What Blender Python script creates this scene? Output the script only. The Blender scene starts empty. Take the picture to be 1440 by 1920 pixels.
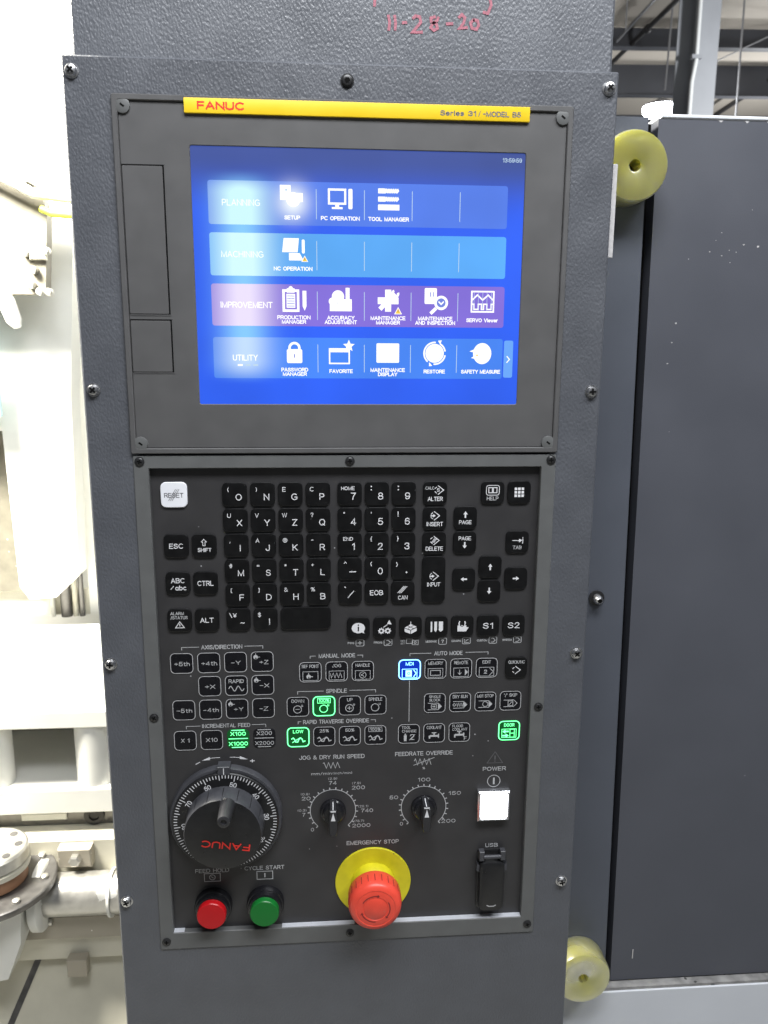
import bpy, math, random
from mathutils import Vector, Matrix, Euler
random.seed(7)
SC = bpy.context.scene
COL = SC.collection
R = math.radians

# ------------------------------------------------------------------ camera
# Panel millimetres: x right, y down from the display's top-left corner, z away from the viewer.
def W(x, y, z=0.0):
    return Vector(((x - 200.0) / 1000.0, z / 1000.0, (1550.0 - y) / 1000.0))

cam_d = bpy.data.cameras.new('camera')
cam = bpy.data.objects.new('camera', cam_d)
COL.objects.link(cam)
cam_d.sensor_fit = 'VERTICAL'
cam_d.sensor_height = 36.0
cam_d.lens = 27.77
cam_d.clip_start = 0.02
cam_d.clip_end = 200.0
rv = Vector((0.19822478, -0.07386559, -0.00177299))
Rcv = Matrix.Rotation(rv.length, 3, rv.normalized())          # panel axes -> camera axes (x right, y down, z forward)
rows = [Rcv.row[i] for i in range(3)]
def panel_dir(v): return Vector((v[0], v[2], -v[1]))
cx_, cy_, cz_ = panel_dir(rows[0]), panel_dir(rows[1]), panel_dir(rows[2])
m3 = Matrix((cx_, -cy_, -cz_)).transposed()
cam.matrix_world = Matrix.Translation(W(178.66, 214.53, -741.52)) @ m3.to_4x4()
cam_d.dof.use_dof = True
cam_d.dof.focus_distance = 0.80
cam_d.dof.aperture_fstop = 13.0
SC.camera = cam

# ------------------------------------------------------------------ light
world = bpy.data.worlds.new('World')
SC.world = world
world.use_nodes = True
bg = world.node_tree.nodes['Background']
bg.inputs[0].default_value = (0.88, 0.93, 1.0, 1)
bg.inputs[1].default_value = 0.135

def area(name, loc, target, sx, sy, power, col):
    d = bpy.data.lights.new(name, 'AREA')
    d.shape = 'RECTANGLE'; d.size = sx; d.size_y = sy; d.energy = power; d.color = col
    o = bpy.data.objects.new(name, d); COL.objects.link(o)
    o.location = loc
    o.rotation_euler = (Vector(target) - Vector(loc)).to_track_quat('-Z', 'Y').to_euler()
    return o
area('hall_light', (0.10, -0.82, 2.58), (0.05, -0.05, 1.55), 1.0, 0.45, 38.0, (0.95, 0.97, 1.0))
area('hall_light', (1.9, -1.6, 4.2), (0.6, 0.0, 1.2), 1.2, 0.6, 75.0, (0.94, 0.97, 1.0))
area('machine_work_light', (-0.95, 0.30, 2.15), (-0.62, 0.85, 0.75), 0.5, 0.25, 175.0, (1.0, 0.955, 0.85))

SC.view_settings.view_transform = 'Standard'
SC.view_settings.look = 'None'
SC.view_settings.exposure = 0.0
SC.view_settings.gamma = 1.0
SC.view_settings.use_curve_mapping = False

# ------------------------------------------------------------------ materials
MATS = {}
def mat(name, col, rough=0.5, metal=0.0, spec=0.5, emit=None, strength=0.0, var=0.0, vscale=60.0, bump=None,
        specks=None, trans=0.0, coat=0.0, ior=1.45):
    if name in MATS: return MATS[name]
    m = bpy.data.materials.new(name); m.use_nodes = True
    nt = m.node_tree; N = nt.nodes; L = nt.links
    b = N['Principled BSDF']
    b.inputs['Base Color'].default_value = (*col, 1)
    b.inputs['Roughness'].default_value = rough
    b.inputs['Metallic'].default_value = metal
    b.inputs['Specular IOR Level'].default_value = spec
    b.inputs['IOR'].default_value = ior
    if trans: b.inputs['Transmission Weight'].default_value = trans
    if coat: b.inputs['Coat Weight'].default_value = coat; b.inputs['Coat Roughness'].default_value = 0.12
    if emit:
        b.inputs['Emission Color'].default_value = (*emit, 1); b.inputs['Emission Strength'].default_value = strength
    tc = None
    def coords():
        nonlocal tc
        if tc is None: tc = N.new('ShaderNodeNewGeometry')
        return tc.outputs['Position']
    colsock = None
    if var:
        n = N.new('ShaderNodeTexNoise'); n.inputs['Scale'].default_value = vscale; n.inputs['Detail'].default_value = 4
        L.new(coords(), n.inputs['Vector'])
        mr = N.new('ShaderNodeMapRange'); mr.inputs[1].default_value = 0.3; mr.inputs[2].default_value = 0.7
        mr.inputs[3].default_value = 1 - var; mr.inputs[4].default_value = 1 + var
        L.new(n.outputs['Fac'], mr.inputs[0])
        mx = N.new('ShaderNodeMix'); mx.data_type = 'RGBA'; mx.blend_type = 'MULTIPLY'; mx.inputs['Factor'].default_value = 1
        mx.inputs['A'].default_value = (*col, 1)
        cc = N.new('ShaderNodeCombineColor')
        for i in range(3): L.new(mr.outputs[0], cc.inputs[i])
        L.new(cc.outputs[0], mx.inputs['B'])
        colsock = mx.outputs['Result']
        m2 = N.new('ShaderNodeMapRange'); m2.inputs[1].default_value = 0.3; m2.inputs[2].default_value = 0.7
        m2.inputs[3].default_value = max(0.03, rough - 0.06); m2.inputs[4].default_value = min(1, rough + 0.06)
        L.new(n.outputs['Fac'], m2.inputs[0]); L.new(m2.outputs[0], b.inputs['Roughness'])
    if specks:
        scale, thr, keep, scol = specks
        v = N.new('ShaderNodeTexVoronoi'); v.inputs['Scale'].default_value = scale
        L.new(coords(), v.inputs['Vector'])
        lt = N.new('ShaderNodeMath'); lt.operation = 'LESS_THAN'; lt.inputs[1].default_value = thr
        nz = N.new('ShaderNodeTexNoise'); nz.inputs['Scale'].default_value = scale * 4
        L.new(coords(), nz.inputs['Vector'])
        ad = N.new('ShaderNodeMath'); ad.operation = 'MULTIPLY_ADD'; ad.inputs[1].default_value = thr * 1.5
        ad.inputs[2].default_value = -thr * 0.75
        L.new(nz.outputs['Fac'], ad.inputs[0])
        su = N.new('ShaderNodeMath'); su.operation = 'ADD'
        L.new(v.outputs['Distance'], su.inputs[0]); L.new(ad.outputs[0], su.inputs[1])
        L.new(su.outputs[0], lt.inputs[0])
        sp = N.new('ShaderNodeSeparateColor'); L.new(v.outputs['Color'], sp.inputs[0])
        gt = N.new('ShaderNodeMath'); gt.operation = 'LESS_THAN'; gt.inputs[1].default_value = keep
        L.new(sp.outputs[0], gt.inputs[0])
        mu = N.new('ShaderNodeMath'); mu.operation = 'MULTIPLY'
        L.new(lt.outputs[0], mu.inputs[0]); L.new(gt.outputs[0], mu.inputs[1])
        mx = N.new('ShaderNodeMix'); mx.data_type = 'RGBA'
        if colsock: L.new(colsock, mx.inputs['A'])
        else: mx.inputs['A'].default_value = (*col, 1)
        mx.inputs['B'].default_value = (*scol, 1)
        L.new(mu.outputs[0], mx.inputs['Factor'])
        colsock = mx.outputs['Result']
    if colsock: L.new(colsock, b.inputs['Base Color'])
    if bump:
        scale, strength_, dist, stretch = bump
        mp = N.new('ShaderNodeMapping'); mp.inputs['Rotation'].default_value = (0, R(38) if stretch != 1 else 0, 0)
        mp.inputs['Scale'].default_value = (1, 1, stretch)
        L.new(coords(), mp.inputs['Vector'])
        n = N.new('ShaderNodeTexNoise'); n.inputs['Scale'].default_value = scale; n.inputs['Detail'].default_value = 1.5
        n.inputs['Roughness'].default_value = 0.45
        L.new(mp.outputs[0], n.inputs['Vector'])
        bp = N.new('ShaderNodeBump'); bp.inputs['Strength'].default_value = strength_; bp.inputs['Distance'].default_value = dist
        L.new(n.outputs['Fac'], bp.inputs['Height']); L.new(bp.outputs[0], b.inputs['Normal'])
    MATS[name] = m
    return m

M_hammer = mat('hammered_grey_paint', (0.086, 0.091, 0.104), 0.40, spec=0.7, var=0.08, vscale=25, bump=(520, 0.6, 0.0011, 0.6),
               specks=(45, 0.05, 0.10, (0.45, 0.46, 0.48)))
M_column = mat('hammered_column_paint', (0.104, 0.110, 0.124), 0.40, spec=0.7, var=0.08, vscale=20, bump=(540, 0.6, 0.0011, 0.6))
M_bezel = mat('bezel_plastic', (0.088, 0.087, 0.088), 0.5, var=0.05, vscale=40, bump=(1800, 0.12, 0.0003, 1), specks=(30, 0.02, 0.08, (0.4, 0.4, 0.4)))
M_frame = mat('frame_paint', (0.115, 0.118, 0.118), 0.42, var=0.06, vscale=50, bump=(1500, 0.1, 0.0003, 1))
M_lip = mat('lit_lip_metal', (0.66, 0.68, 0.73), 0.42, metal=0.5)  # pale tone stands for overhead light falling on the frame's lower lip
M_plate = mat('operator_film', (0.038, 0.037, 0.0385), 0.42, spec=0.45, var=0.10, vscale=30, bump=(2500, 0.1, 0.0002, 1),
              specks=(70, 0.055, 0.13, (0.32, 0.32, 0.33)))
M_key = mat('key_black', (0.0055, 0.0055, 0.006), 0.36, spec=0.4, var=0.2, vscale=120, specks=(140, 0.045, 0.06, (0.25, 0.25, 0.27)))
M_memb = mat('membrane_black', (0.006, 0.006, 0.0085), 0.30, spec=0.4, var=0.2, vscale=120, specks=(110, 0.07, 0.12, (0.3, 0.32, 0.36)))
M_white = mat('legend_white', (0.70, 0.70, 0.72), 0.6)
M_print = mat('print_grey', (0.47, 0.475, 0.485), 0.6)
M_printd = mat('print_faint', (0.12, 0.12, 0.125), 0.6)
M_outline = mat('outline_silver', (0.46, 0.46, 0.47), 0.5)
M_reset = mat('key_white', (0.78, 0.79, 0.83), 0.45, var=0.03, vscale=80)
M_dkprint = mat('print_dark', (0.13, 0.13, 0.14), 0.6)
M_green_l = mat('lit_green_legend', (0.1, 0.5, 0.2), 0.5, emit=(0.14, 1.0, 0.32), strength=2.6)
M_green_b = mat('lit_green_body', (0.0, 0.03, 0.008), 0.35, emit=(0.0, 0.22, 0.025), strength=0.28)
M_blue_l = mat('lit_blue_legend', (0.1, 0.3, 0.6), 0.5, emit=(0.20, 0.50, 1.0), strength=4.0)
M_blue_b = mat('lit_blue_body', (0.0, 0.01, 0.05), 0.35, emit=(0.0, 0.03, 0.55), strength=0.9)
M_black = mat('black_plastic', (0.012, 0.012, 0.013), 0.33, spec=0.5, var=0.15, vscale=150)
M_blackg = mat('black_gloss', (0.010, 0.010, 0.012), 0.22, spec=0.6)
M_dark = mat('dark_gap', (0.004, 0.004, 0.004), 0.8, spec=0.1)
M_knobside = mat('dark_grey_rubber', (0.05, 0.051, 0.058), 0.4, var=0.15, vscale=90)
M_crank = mat('crank_grip_black', (0.028, 0.028, 0.031), 0.32, var=0.15, vscale=90)
M_pointer = mat('pointer_grip_black', (0.022, 0.022, 0.025), 0.30, spec=0.6)
M_yellow = mat('yellow_plate', (0.62, 0.56, 0.015), 0.5, var=0.10, vscale=70, specks=(110, 0.10, 0.16, (0.25, 0.22, 0.05)))
M_strip = mat('yellow_strip', (0.76, 0.52, 0.012), 0.45, var=0.03, vscale=40)
M_red = mat('red_plastic', (0.80, 0.075, 0.045), 0.36, var=0.06, vscale=120, specks=(150, 0.06, 0.12, (0.5, 0.22, 0.18)))
M_reddk = mat('red_mark', (0.22, 0.02, 0.02), 0.5)
M_redb = mat('red_button', (0.48, 0.008, 0.012), 0.3, spec=0.3)
M_greenb = mat('green_button', (0.008, 0.16, 0.026), 0.3, spec=0.3)
M_redprint = mat('red_print', (0.72, 0.03, 0.02), 0.5)
M_marker = mat('red_marker', (0.34, 0.115, 0.15), 0.6, var=0.4, vscale=700)
M_screw = mat('screw_steel', (0.62, 0.62, 0.63), 0.28, metal=1.0, var=0.1, vscale=300)
M_screwd = mat('screw_black', (0.02, 0.02, 0.021), 0.3, spec=0.5)
M_chrome = mat('silver_bezel', (0.62, 0.63, 0.66), 0.25, metal=0.9)
M_lamp = mat('lit_white_lens', (0.9, 0.9, 0.92), 0.4, emit=(0.97, 0.97, 1.0), strength=9.0)
M_sticker = mat('white_sticker', (0.46, 0.45, 0.45), 0.6, var=0.1, vscale=200)
M_door = mat('door_paint', (0.080, 0.084, 0.100), 0.45, spec=0.45, var=0.06, vscale=9, bump=(700, 0.12, 0.0006, 1),
             specks=(30, 0.04, 0.035, (0.30, 0.31, 0.34)))
M_strip_d = mat('door_edge_paint', (0.08, 0.088, 0.108), 0.45, var=0.06, vscale=14, bump=(700, 0.12, 0.0006, 1), specks=(30, 0.05, 0.12, (0.36, 0.38, 0.42)))
M_wpanel = mat('white_cover_paint', (0.60, 0.62, 0.66), 0.4, var=0.03, vscale=10)
M_ledge = mat('worn_grey_ledge', (0.24, 0.235, 0.23), 0.6, var=0.35, vscale=60, specks=(90, 0.2, 0.3, (0.05, 0.05, 0.05)))
M_bwhite = mat('machine_white', (0.72, 0.72, 0.68), 0.45, var=0.03, vscale=20)
M_beige = mat('machine_beige', (0.34, 0.31, 0.25), 0.5, var=0.08, vscale=18, specks=(60, 0.06, 0.2, (0.75, 0.74, 0.7)))
M_valve = mat('valve_plate_beige', (0.15, 0.14, 0.11), 0.5, var=0.15, vscale=40, specks=(70, 0.10, 0.25, (0.6, 0.58, 0.5)))
M_ltbeige = mat('machine_light_beige', (0.55, 0.53, 0.44), 0.45, var=0.06, vscale=18)
M_steel = mat('machined_steel', (0.55, 0.54, 0.50), 0.35, metal=0.8, var=0.12, vscale=60)
M_peel = mat('peeling_steel', (0.50, 0.49, 0.46), 0.35, metal=0.75, var=0.12, vscale=60, specks=(26, 0.42, 0.30, (0.85, 0.85, 0.82)))
M_steeld = mat('dark_steel', (0.16, 0.155, 0.15), 0.35, metal=0.7, var=0.15, vscale=80)
M_rust = mat('worn_red_seal', (0.30, 0.16, 0.09), 0.5)
M_lime = mat('lime_hose', (0.55, 0.62, 0.05), 0.4)
M_teal = mat('pale_blue_edge', (0.30, 0.48, 0.52), 0.4)
M_uret = mat('clear_yellow_urethane', (0.62, 0.60, 0.24), 0.30, spec=0.5, trans=0.75, ior=1.36)
_b = M_uret.node_tree.nodes['Principled BSDF']
_b.inputs['Subsurface Weight'].default_value = 1.0; _b.inputs['Subsurface Radius'].default_value = (1.0, 1.0, 0.25); _b.inputs['Subsurface Scale'].default_value = 0.03
M_amber = mat('amber_core', (0.75, 0.62, 0.05), 0.3)
M_deck = mat('roof_deck', (0.43, 0.39, 0.335), 0.8, var=0.05, vscale=1.2)
M_purlin = mat('roof_beam_paint', (0.05, 0.052, 0.06), 0.6, var=0.15, vscale=2)
M_post = mat('building_post_paint', (0.30, 0.31, 0.33), 0.5, var=0.06, vscale=3)
M_conduit = mat('white_conduit', (0.72, 0.73, 0.72), 0.4)
M_rod = mat('hanger_rod', (0.25, 0.25, 0.26), 0.5)
M_pipe = mat('black_sprinkler_pipe', (0.03, 0.028, 0.028), 0.5)
M_lampg = mat('highbay_lens', (0.9, 0.9, 0.9), 0.4, emit=(0.95, 0.98, 1.0), strength=40.0)
M_floor = mat('shop_floor', (0.22, 0.22, 0.21), 0.6, var=0.2, vscale=3)

# ------------------------------------------------------------------ mesh builder (panel millimetres)
_TXT = {}
def text_geo(s, bold=0.0, res=3):
    k = (s, bold)
    if k in _TXT: return _TXT[k]
    cu = bpy.data.curves.new('lettering', 'FONT')
    cu.body = s; cu.size = 1.0; cu.resolution_u = res; cu.offset = bold; cu.fill_mode = 'BOTH'
    o = bpy.data.objects.new('lettering', cu)
    me = o.to_mesh()
    vs = [(v.co.x, v.co.y) for v in me.vertices]
    fs = [tuple(p.vertices) for p in me.polygons]
    o.to_mesh_clear()
    bpy.data.objects.remove(o); bpy.data.curves.remove(cu)
    _TXT[k] = (vs, fs)
    return _TXT[k]
_capv = [v[1] for v in text_geo('H')[0]]
CAP = max(_capv) - min(_capv)

def _arc(cx, cy, rx, ry, a0, a1, n=14): return [(cx + rx * math.cos(R(a0 + (a1 - a0) * i / n)), cy + ry * math.sin(R(a0 + (a1 - a0) * i / n))) for i in range(n + 1)]
# single-stroke lettering like that engraved and printed on machine keys: glyph -> width, strokes (cap height 1)
_O = _arc(.4, .5, .4, .5, 90, 450, 22)
_S = [(.6, .78), (.54, .93), (.33, 1), (.1, .93), (.03, .75), (.12, .59), (.34, .52), (.55, .44), (.64, .26), (.55, .07), (.33, 0), (.08, .07), (0, .24)]
GLY = {
 'A': (.74, [[(0, 0), (.37, 1), (.74, 0)], [(.13, .34), (.61, .34)]]),
 'B': (.68, [[(0, 0), (0, 1), (.4, 1), (.58, .93), (.63, .76), (.58, .59), (.4, .52), (0, .52)], [(.4, .52), (.62, .44), (.68, .26), (.62, .08), (.42, 0), (0, 0)]]),
 'C': (.74, [_arc(.42, .5, .42, .5, 48, 312, 18)]),
 'D': (.72, [[(0, 0), (0, 1), (.34, 1), (.57, .9), (.69, .7), (.72, .5), (.69, .3), (.57, .1), (.34, 0), (0, 0)]]),
 'E': (.62, [[(.6, 1), (0, 1), (0, 0), (.62, 0)], [(0, .52), (.55, .52)]]), 'F': (.58, [[(.58, 1), (0, 1), (0, 0)], [(0, .5), (.52, .5)]]),
 'G': (.78, [_arc(.42, .5, .42, .5, 48, 300, 16) + [(.78, .14), (.78, .46), (.46, .46)]]), 'H': (.7, [[(0, 0), (0, 1)], [(.7, 0), (.7, 1)], [(0, .53), (.7, .53)]]),
 'I': (.06, [[(.03, 0), (.03, 1)]]), 'J': (.52, [[(.5, 1), (.5, .25), (.43, .06), (.25, 0), (.07, .06), (0, .27)]]), 'K': (.68, [[(0, 0), (0, 1)], [(.64, 1), (0, .36)], [(.22, .58), (.68, 0)]]),
 'L': (.56, [[(0, 1), (0, 0), (.56, 0)]]), 'M': (.82, [[(0, 0), (0, 1), (.41, 0), (.82, 1), (.82, 0)]]), 'N': (.7, [[(0, 0), (0, 1), (.7, 0), (.7, 1)]]), 'O': (.8, [_O]),
 'P': (.62, [[(0, 0), (0, 1), (.4, 1), (.57, .92), (.62, .73), (.57, .53), (.4, .45), (0, .45)]]), 'Q': (.8, [_O, [(.5, .24), (.78, -.04)]]),
 'R': (.67, [[(0, 0), (0, 1), (.42, 1), (.6, .92), (.65, .74), (.6, .56), (.42, .48), (0, .48)], [(.4, .48), (.67, 0)]]), 'S': (.64, [_S]),
 'T': (.68, [[(0, 1), (.68, 1)], [(.34, 1), (.34, 0)]]), 'U': (.68, [[(0, 1), (0, .3), (.08, .08), (.34, 0), (.6, .08), (.68, .3), (.68, 1)]]), 'V': (.72, [[(0, 1), (.36, 0), (.72, 1)]]),
 'W': (1.0, [[(0, 1), (.25, 0), (.5, 1), (.75, 0), (1.0, 1)]]), 'X': (.7, [[(0, 0), (.7, 1)], [(0, 1), (.7, 0)]]), 'Y': (.7, [[(0, 1), (.35, .46), (.7, 1)], [(.35, .46), (.35, 0)]]), 'Z': (.66, [[(.02, 1), (.64, 1), (0, 0), (.66, 0)]]),
 '0': (.62, [_arc(.31, .5, .31, .5, 90, 450, 20)]), '1': (.34, [[(.02, .78), (.28, 1), (.28, 0)]]), '2': (.6, [[(.02, .72), (.09, .93), (.3, 1), (.51, .93), (.57, .74), (.48, .53), (0, 0), (.6, 0)]]),
 '3': (.6, [[(.02, .76), (.1, .94), (.3, 1), (.5, .94), (.56, .76), (.48, .59), (.28, .53)], [(.28, .53), (.52, .45), (.6, .27), (.52, .07), (.3, 0), (.08, .06), (0, .24)]]),
 '4': (.64, [[(.47, 0), (.47, 1), (0, .28), (.64, .28)]]), '5': (.6, [[(.55, 1), (.1, 1), (.05, .5), (.2, .61), (.38, .62), (.55, .5), (.6, .31), (.53, .1), (.3, 0), (.08, .07), (0, .23)]]),
 '6': (.62, [[(.57, .8), (.5, .94), (.33, 1), (.12, .9), (.02, .6), (.02, .3), (.12, .07), (.32, 0), (.53, .08), (.62, .31), (.54, .54), (.33, .61), (.12, .53), (.02, .36)]]), '7': (.6, [[(0, 1), (.6, 1), (.3, .5), (.2, 0)]]),
 '8': (.62, [_arc(.31, .76, .25, .24, -90, 270, 16), _arc(.31, .26, .31, .26, 90, 450, 18)]), '9': (.62, [[(.05, .2), (.12, .06), (.29, 0), (.5, .1), (.6, .4), (.6, .7), (.5, .93), (.3, 1), (.09, .92), (0, .69), (.08, .46), (.29, .39), (.5, .47), (.6, .64)]]),
 'a': (.5, [_arc(.24, .34, .24, .34, 60, 300, 14), [(.48, .68), (.48, 0)]]), 'b': (.5, [[(0, 1), (0, 0)], _arc(.26, .34, .24, .34, 120, -120, 14)]), 'c': (.46, [_arc(.25, .34, .25, .34, 50, 310, 14)]),
 'd': (.5, [[(.5, 1), (.5, 0)], _arc(.24, .34, .24, .34, 60, 300, 14)]), 'e': (.5, [[(.02, .36), (.5, .36)] + _arc(.25, .34, .25, .34, 5, 320, 16)]), 'h': (.46, [[(0, 0), (0, 1)], [(0, .46), (.14, .66), (.34, .66), (.46, .5), (.46, 0)]]),
 'i': (.06, [[(.03, 0), (.03, .68)], [(.03, .86), (.03, .98)]]), 'l': (.06, [[(.03, 0), (.03, 1)]]), 'm': (.76, [[(0, 0), (0, .68)], [(0, .5), (.14, .67), (.3, .66), (.38, .5), (.38, 0)], [(.38, .5), (.52, .67), (.68, .66), (.76, .5), (.76, 0)]]),
 'n': (.46, [[(0, 0), (0, .68)], [(0, .46), (.14, .66), (.34, .66), (.46, .5), (.46, 0)]]), 'o': (.52, [_arc(.26, .34, .26, .34, 90, 450, 16)]), 'r': (.3, [[(0, 0), (0, .68)], [(0, .44), (.12, .64), (.3, .66)]]),
 's': (.42, [[(x * .66, y * .68) for x, y in _S]]), 't': (.3, [[(.12, .92), (.12, .12), (.2, 0), (.3, 0)], [(0, .68), (.3, .68)]]), 'u': (.46, [[(0, .68), (0, .18), (.1, 0), (.3, 0), (.46, .2)], [(.46, .68), (.46, 0)]]),
 'w': (.66, [[(0, .68), (.17, 0), (.33, .62), (.5, 0), (.66, .68)]]), ' ': (.34, []), '+': (.56, [[(0, .5), (.56, .5)], [(.28, .22), (.28, .78)]]), '-': (.46, [[(0, .48), (.46, .48)]]), '/': (.4, [[(0, -.06), (.4, 1.04)]]),
 '.': (.1, [[(.05, 0), (.05, .1)]]), ':': (.1, [[(.05, .15), (.05, .27)], [(.05, .58), (.05, .7)]]), ',': (.12, [[(.08, .12), (.02, -.1)]]), "'": (.08, [[(.04, 1), (.04, .75)]]), '(': (.2, [_arc(.35, .5, .35, .6, 125, 235, 8)]), ')': (.2, [_arc(-.15, .5, .35, .6, 55, -55, 8)]),
 '[': (.22, [[(.22, 1), (0, 1), (0, -.05), (.22, -.05)]]), ']': (.22, [[(0, 1), (.22, 1), (.22, -.05), (0, -.05)]]), '=': (.5, [[(0, .62), (.5, .62)], [(0, .36), (.5, .36)]]), '%': (.86, [_arc(.2, .76, .18, .22, 90, 450, 12), _arc(.66, .24, .18, .22, 90, 450, 12), [(.14, 0), (.72, 1)]]),
 '?': (.5, [[(0, .74), (.06, .93), (.25, 1), (.44, .93), (.5, .74), (.27, .45), (.25, .26)], [(.25, .1), (.25, 0)]]), '|': (.06, [[(.03, -.1), (.03, 1.05)]]), '!': (.06, [[(.03, .3), (.03, 1)], [(.03, 0), (.03, .1)]]), '<': (.3, [[(.26, 1.0), (.04, .5), (.26, 0)]]), '>': (.3, [[(.04, 1.0), (.26, .5), (.04, 0)]]),
 '{': (.26, [[(.26, 1.05), (.14, .95), (.14, .58), (0, .5), (.14, .42), (.14, .05), (.26, -.05)]]), '}': (.26, [[(0, 1.05), (.12, .95), (.12, .58), (.26, .5), (.12, .42), (.12, .05), (0, -.05)]]), '^': (.44, [[(0, .62), (.22, 1), (.44, .62)]]), '~': (.56, [[(0, .3), (.12, .42), (.28, .36), (.44, .28), (.56, .4)]]),
 '*': (.4, [[(0, .5), (.4, .5)], [(.08, .28), (.32, .72)], [(.32, .28), (.08, .72)]]), '`': (.2, [[(0, 1), (.18, .8)]]), '"': (.2, [[(.03, 1), (.03, .8)], [(.17, 1), (.17, .8)]]), '$': (.64, [_S, [(.32, 1.12), (.32, -.12)]]), '#': (.6, [[(.16, 0), (.26, 1)], [(.38, 0), (.48, 1)], [(0, .66), (.6, .66)], [(0, .34), (.6, .34)]]),
 '&': (.72, [[(.72, 0), (.14, .72), (.16, .93), (.3, 1), (.45, .93), (.46, .75), (.1, .42), (.02, .22), (.12, .04), (.3, 0), (.5, .1), (.68, .42)]]), '\\': (.4, [[(0, 1.02), (.4, 0)]]), '\u00a5': (.7, [[(0, 1), (.35, .46), (.7, 1)], [(.35, .46), (.35, 0)], [(.1, .42), (.6, .42)], [(.1, .22), (.6, .22)]]),
 '@': (.9, [_arc(.45, .5, .2, .22, 90, 450, 12), _arc(.45, .48, .45, .52, -50, 300, 18)]),
}
class MB:
    def __init__(s): s.v = []; s.f = []; s.m = []; s.mats = []
    def mi(s, m):
        if m not in s.mats: s.mats.append(m)
        return s.mats.index(m)
    def add(s, vs, fs, m):
        o = len(s.v); k = s.mi(m)
        s.v += [tuple(v) for v in vs]
        for f in fs: s.f.append(tuple(i + o for i in f)); s.m.append(k)
        return s
    def poly(s, pts, z, m): return s.add([(x, y, z) for x, y in pts], [tuple(range(len(pts)))], m)
    def rect(s, x0, y0, x1, y1, z, m): return s.poly([(x0, y0), (x1, y0), (x1, y1), (x0, y1)], z, m)
    def text(s, t, x, y, h, z, m, w=None, bold=0.012, rot=0.0, align='C', maxw=None, flip=False):
        if all(ch in GLY for ch in t):
            sp = .24; x0 = 0.0; items = []; cur = 0.0
            for ch in t:
                wd, sts = GLY[ch]
                items += [[(cur + a, b) for a, b in st] for st in sts]; cur += wd + sp
            x1 = cur - sp; wst = h * (.108 + 3.0 * bold)
            k = h; kx = k if w is None else max(.1, w - wst) / max(.05, x1 - x0)
            if w is None and len(t) == 1: kx = k
            xc = {'C': (x0 + x1) / 2, 'L': x0, 'R': x1}[align]; ca, sa = math.cos(rot), math.sin(rot)
            for q, st in enumerate(items):
                pl_ = []
                for a, b in st:
                    px = (a - xc) * kx; py = -((b - .5) * (h - wst))
                    pl_.append((x + px * ca - py * sa, y + px * sa + py * ca))
                closed = len(pl_) > 3 and (Vector(pl_[0]) - Vector(pl_[-1])).length < 1e-4
                if closed: pl_ = pl_[:-1]
                else:
                    for e0, e1 in ((0, 1), (-1, -2)):
                        d = Vector(pl_[e0]) - Vector(pl_[e1])
                        if d.length > 1e-6: d.normalize(); pl_[e0] = (pl_[e0][0] + d.x * wst * .42, pl_[e0][1] + d.y * wst * .42)
                s.stroke(pl_, wst, z - 0.006 * (q % 3), m, closed)
            return s
        vs, fs = text_geo(t, bold)
        if not vs: return s
        x0 = min(v[0] for v in vs); x1 = max(v[0] for v in vs)
        k = h / CAP; kx = k if w is None else w / max(1e-6, x1 - x0)
        if maxw and (x1 - x0) * kx > maxw: kx = maxw / (x1 - x0)
        xc = {'C': (x0 + x1) / 2, 'L': x0, 'R': x1}[align]
        ca, sa = math.cos(rot), math.sin(rot); out = []
        for a, b in vs:
            px = (a - xc) * kx; py = -(b * k - h / 2)
            out.append((x + px * ca - py * sa, y + px * sa + py * ca, z))
        return s.add(out, fs, m)
    def stroke(s, pts, w, z, m, closed=False):
        n = len(pts); L = []; Rr = []
        for i in range(n):
            p = Vector(pts[i])
            a = Vector(pts[i - 1]) if (i > 0 or closed) else None
            b = Vector(pts[(i + 1) % n]) if (i < n - 1 or closed) else None
            d1 = (p - a).normalized() if a is not None else None
            d2 = (b - p).normalized() if b is not None else None
            if d1 is None: d1 = d2
            if d2 is None: d2 = d1
            n1 = Vector((-d1.y, d1.x)); n2 = Vector((-d2.y, d2.x)); q = n1 + n2
            if q.length < 1e-4: q = n1.copy()
            q.normalize(); k = 1 / max(0.45, q.dot(n1))
            L.append(p + q * w / 2 * k); Rr.append(p - q * w / 2 * k)
        vs = [(p.x, p.y, z) for p in L] + [(p.x, p.y, z) for p in Rr]
        fs = []
        for i in range(n if closed else n - 1):
            j = (i + 1) % n; fs.append((i, j, n + j, n + i))
        return s.add(vs, fs, m)
    def ring(s, cx, cy, r0, r1, z, m, n=24, a0=0, a1=360, sy=1.0):
        full = abs(a1 - a0) >= 359.9
        k = n if full else n + 1
        vs = []
        for i in range(k):
            a = R(a0 + (a1 - a0) * i / n)
            vs.append((cx + r0 * math.cos(a), cy + r0 * math.sin(a) * sy, z))
        for i in range(k):
            a = R(a0 + (a1 - a0) * i / n)
            vs.append((cx + r1 * math.cos(a), cy + r1 * math.sin(a) * sy, z))
        return s.add(vs, [(i, (i + 1) % k, k + (i + 1) % k, k + i) for i in range(n)], m)
    def disc(s, cx, cy, r, z, m, n=20, sy=1.0):
        return s.poly([(cx + r * math.cos(2 * math.pi * i / n), cy + r * math.sin(2 * math.pi * i / n) * sy) for i in range(n)], z, m)
    def loops(s, rings, m, cap0=True, cap1=True):
        n = len(rings[0]); vs = [p for r in rings for p in r]; fs = []
        for k in range(len(rings) - 1):
            for i in range(n):
                j = (i + 1) % n
                fs.append((k * n + i, k * n + j, (k + 1) * n + j, (k + 1) * n + i))
        if cap0: fs.append(tuple(range(n))[::-1])
        if cap1: fs.append(tuple(range((len(rings) - 1) * n, len(rings) * n)))
        return s.add(vs, fs, m)
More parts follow.
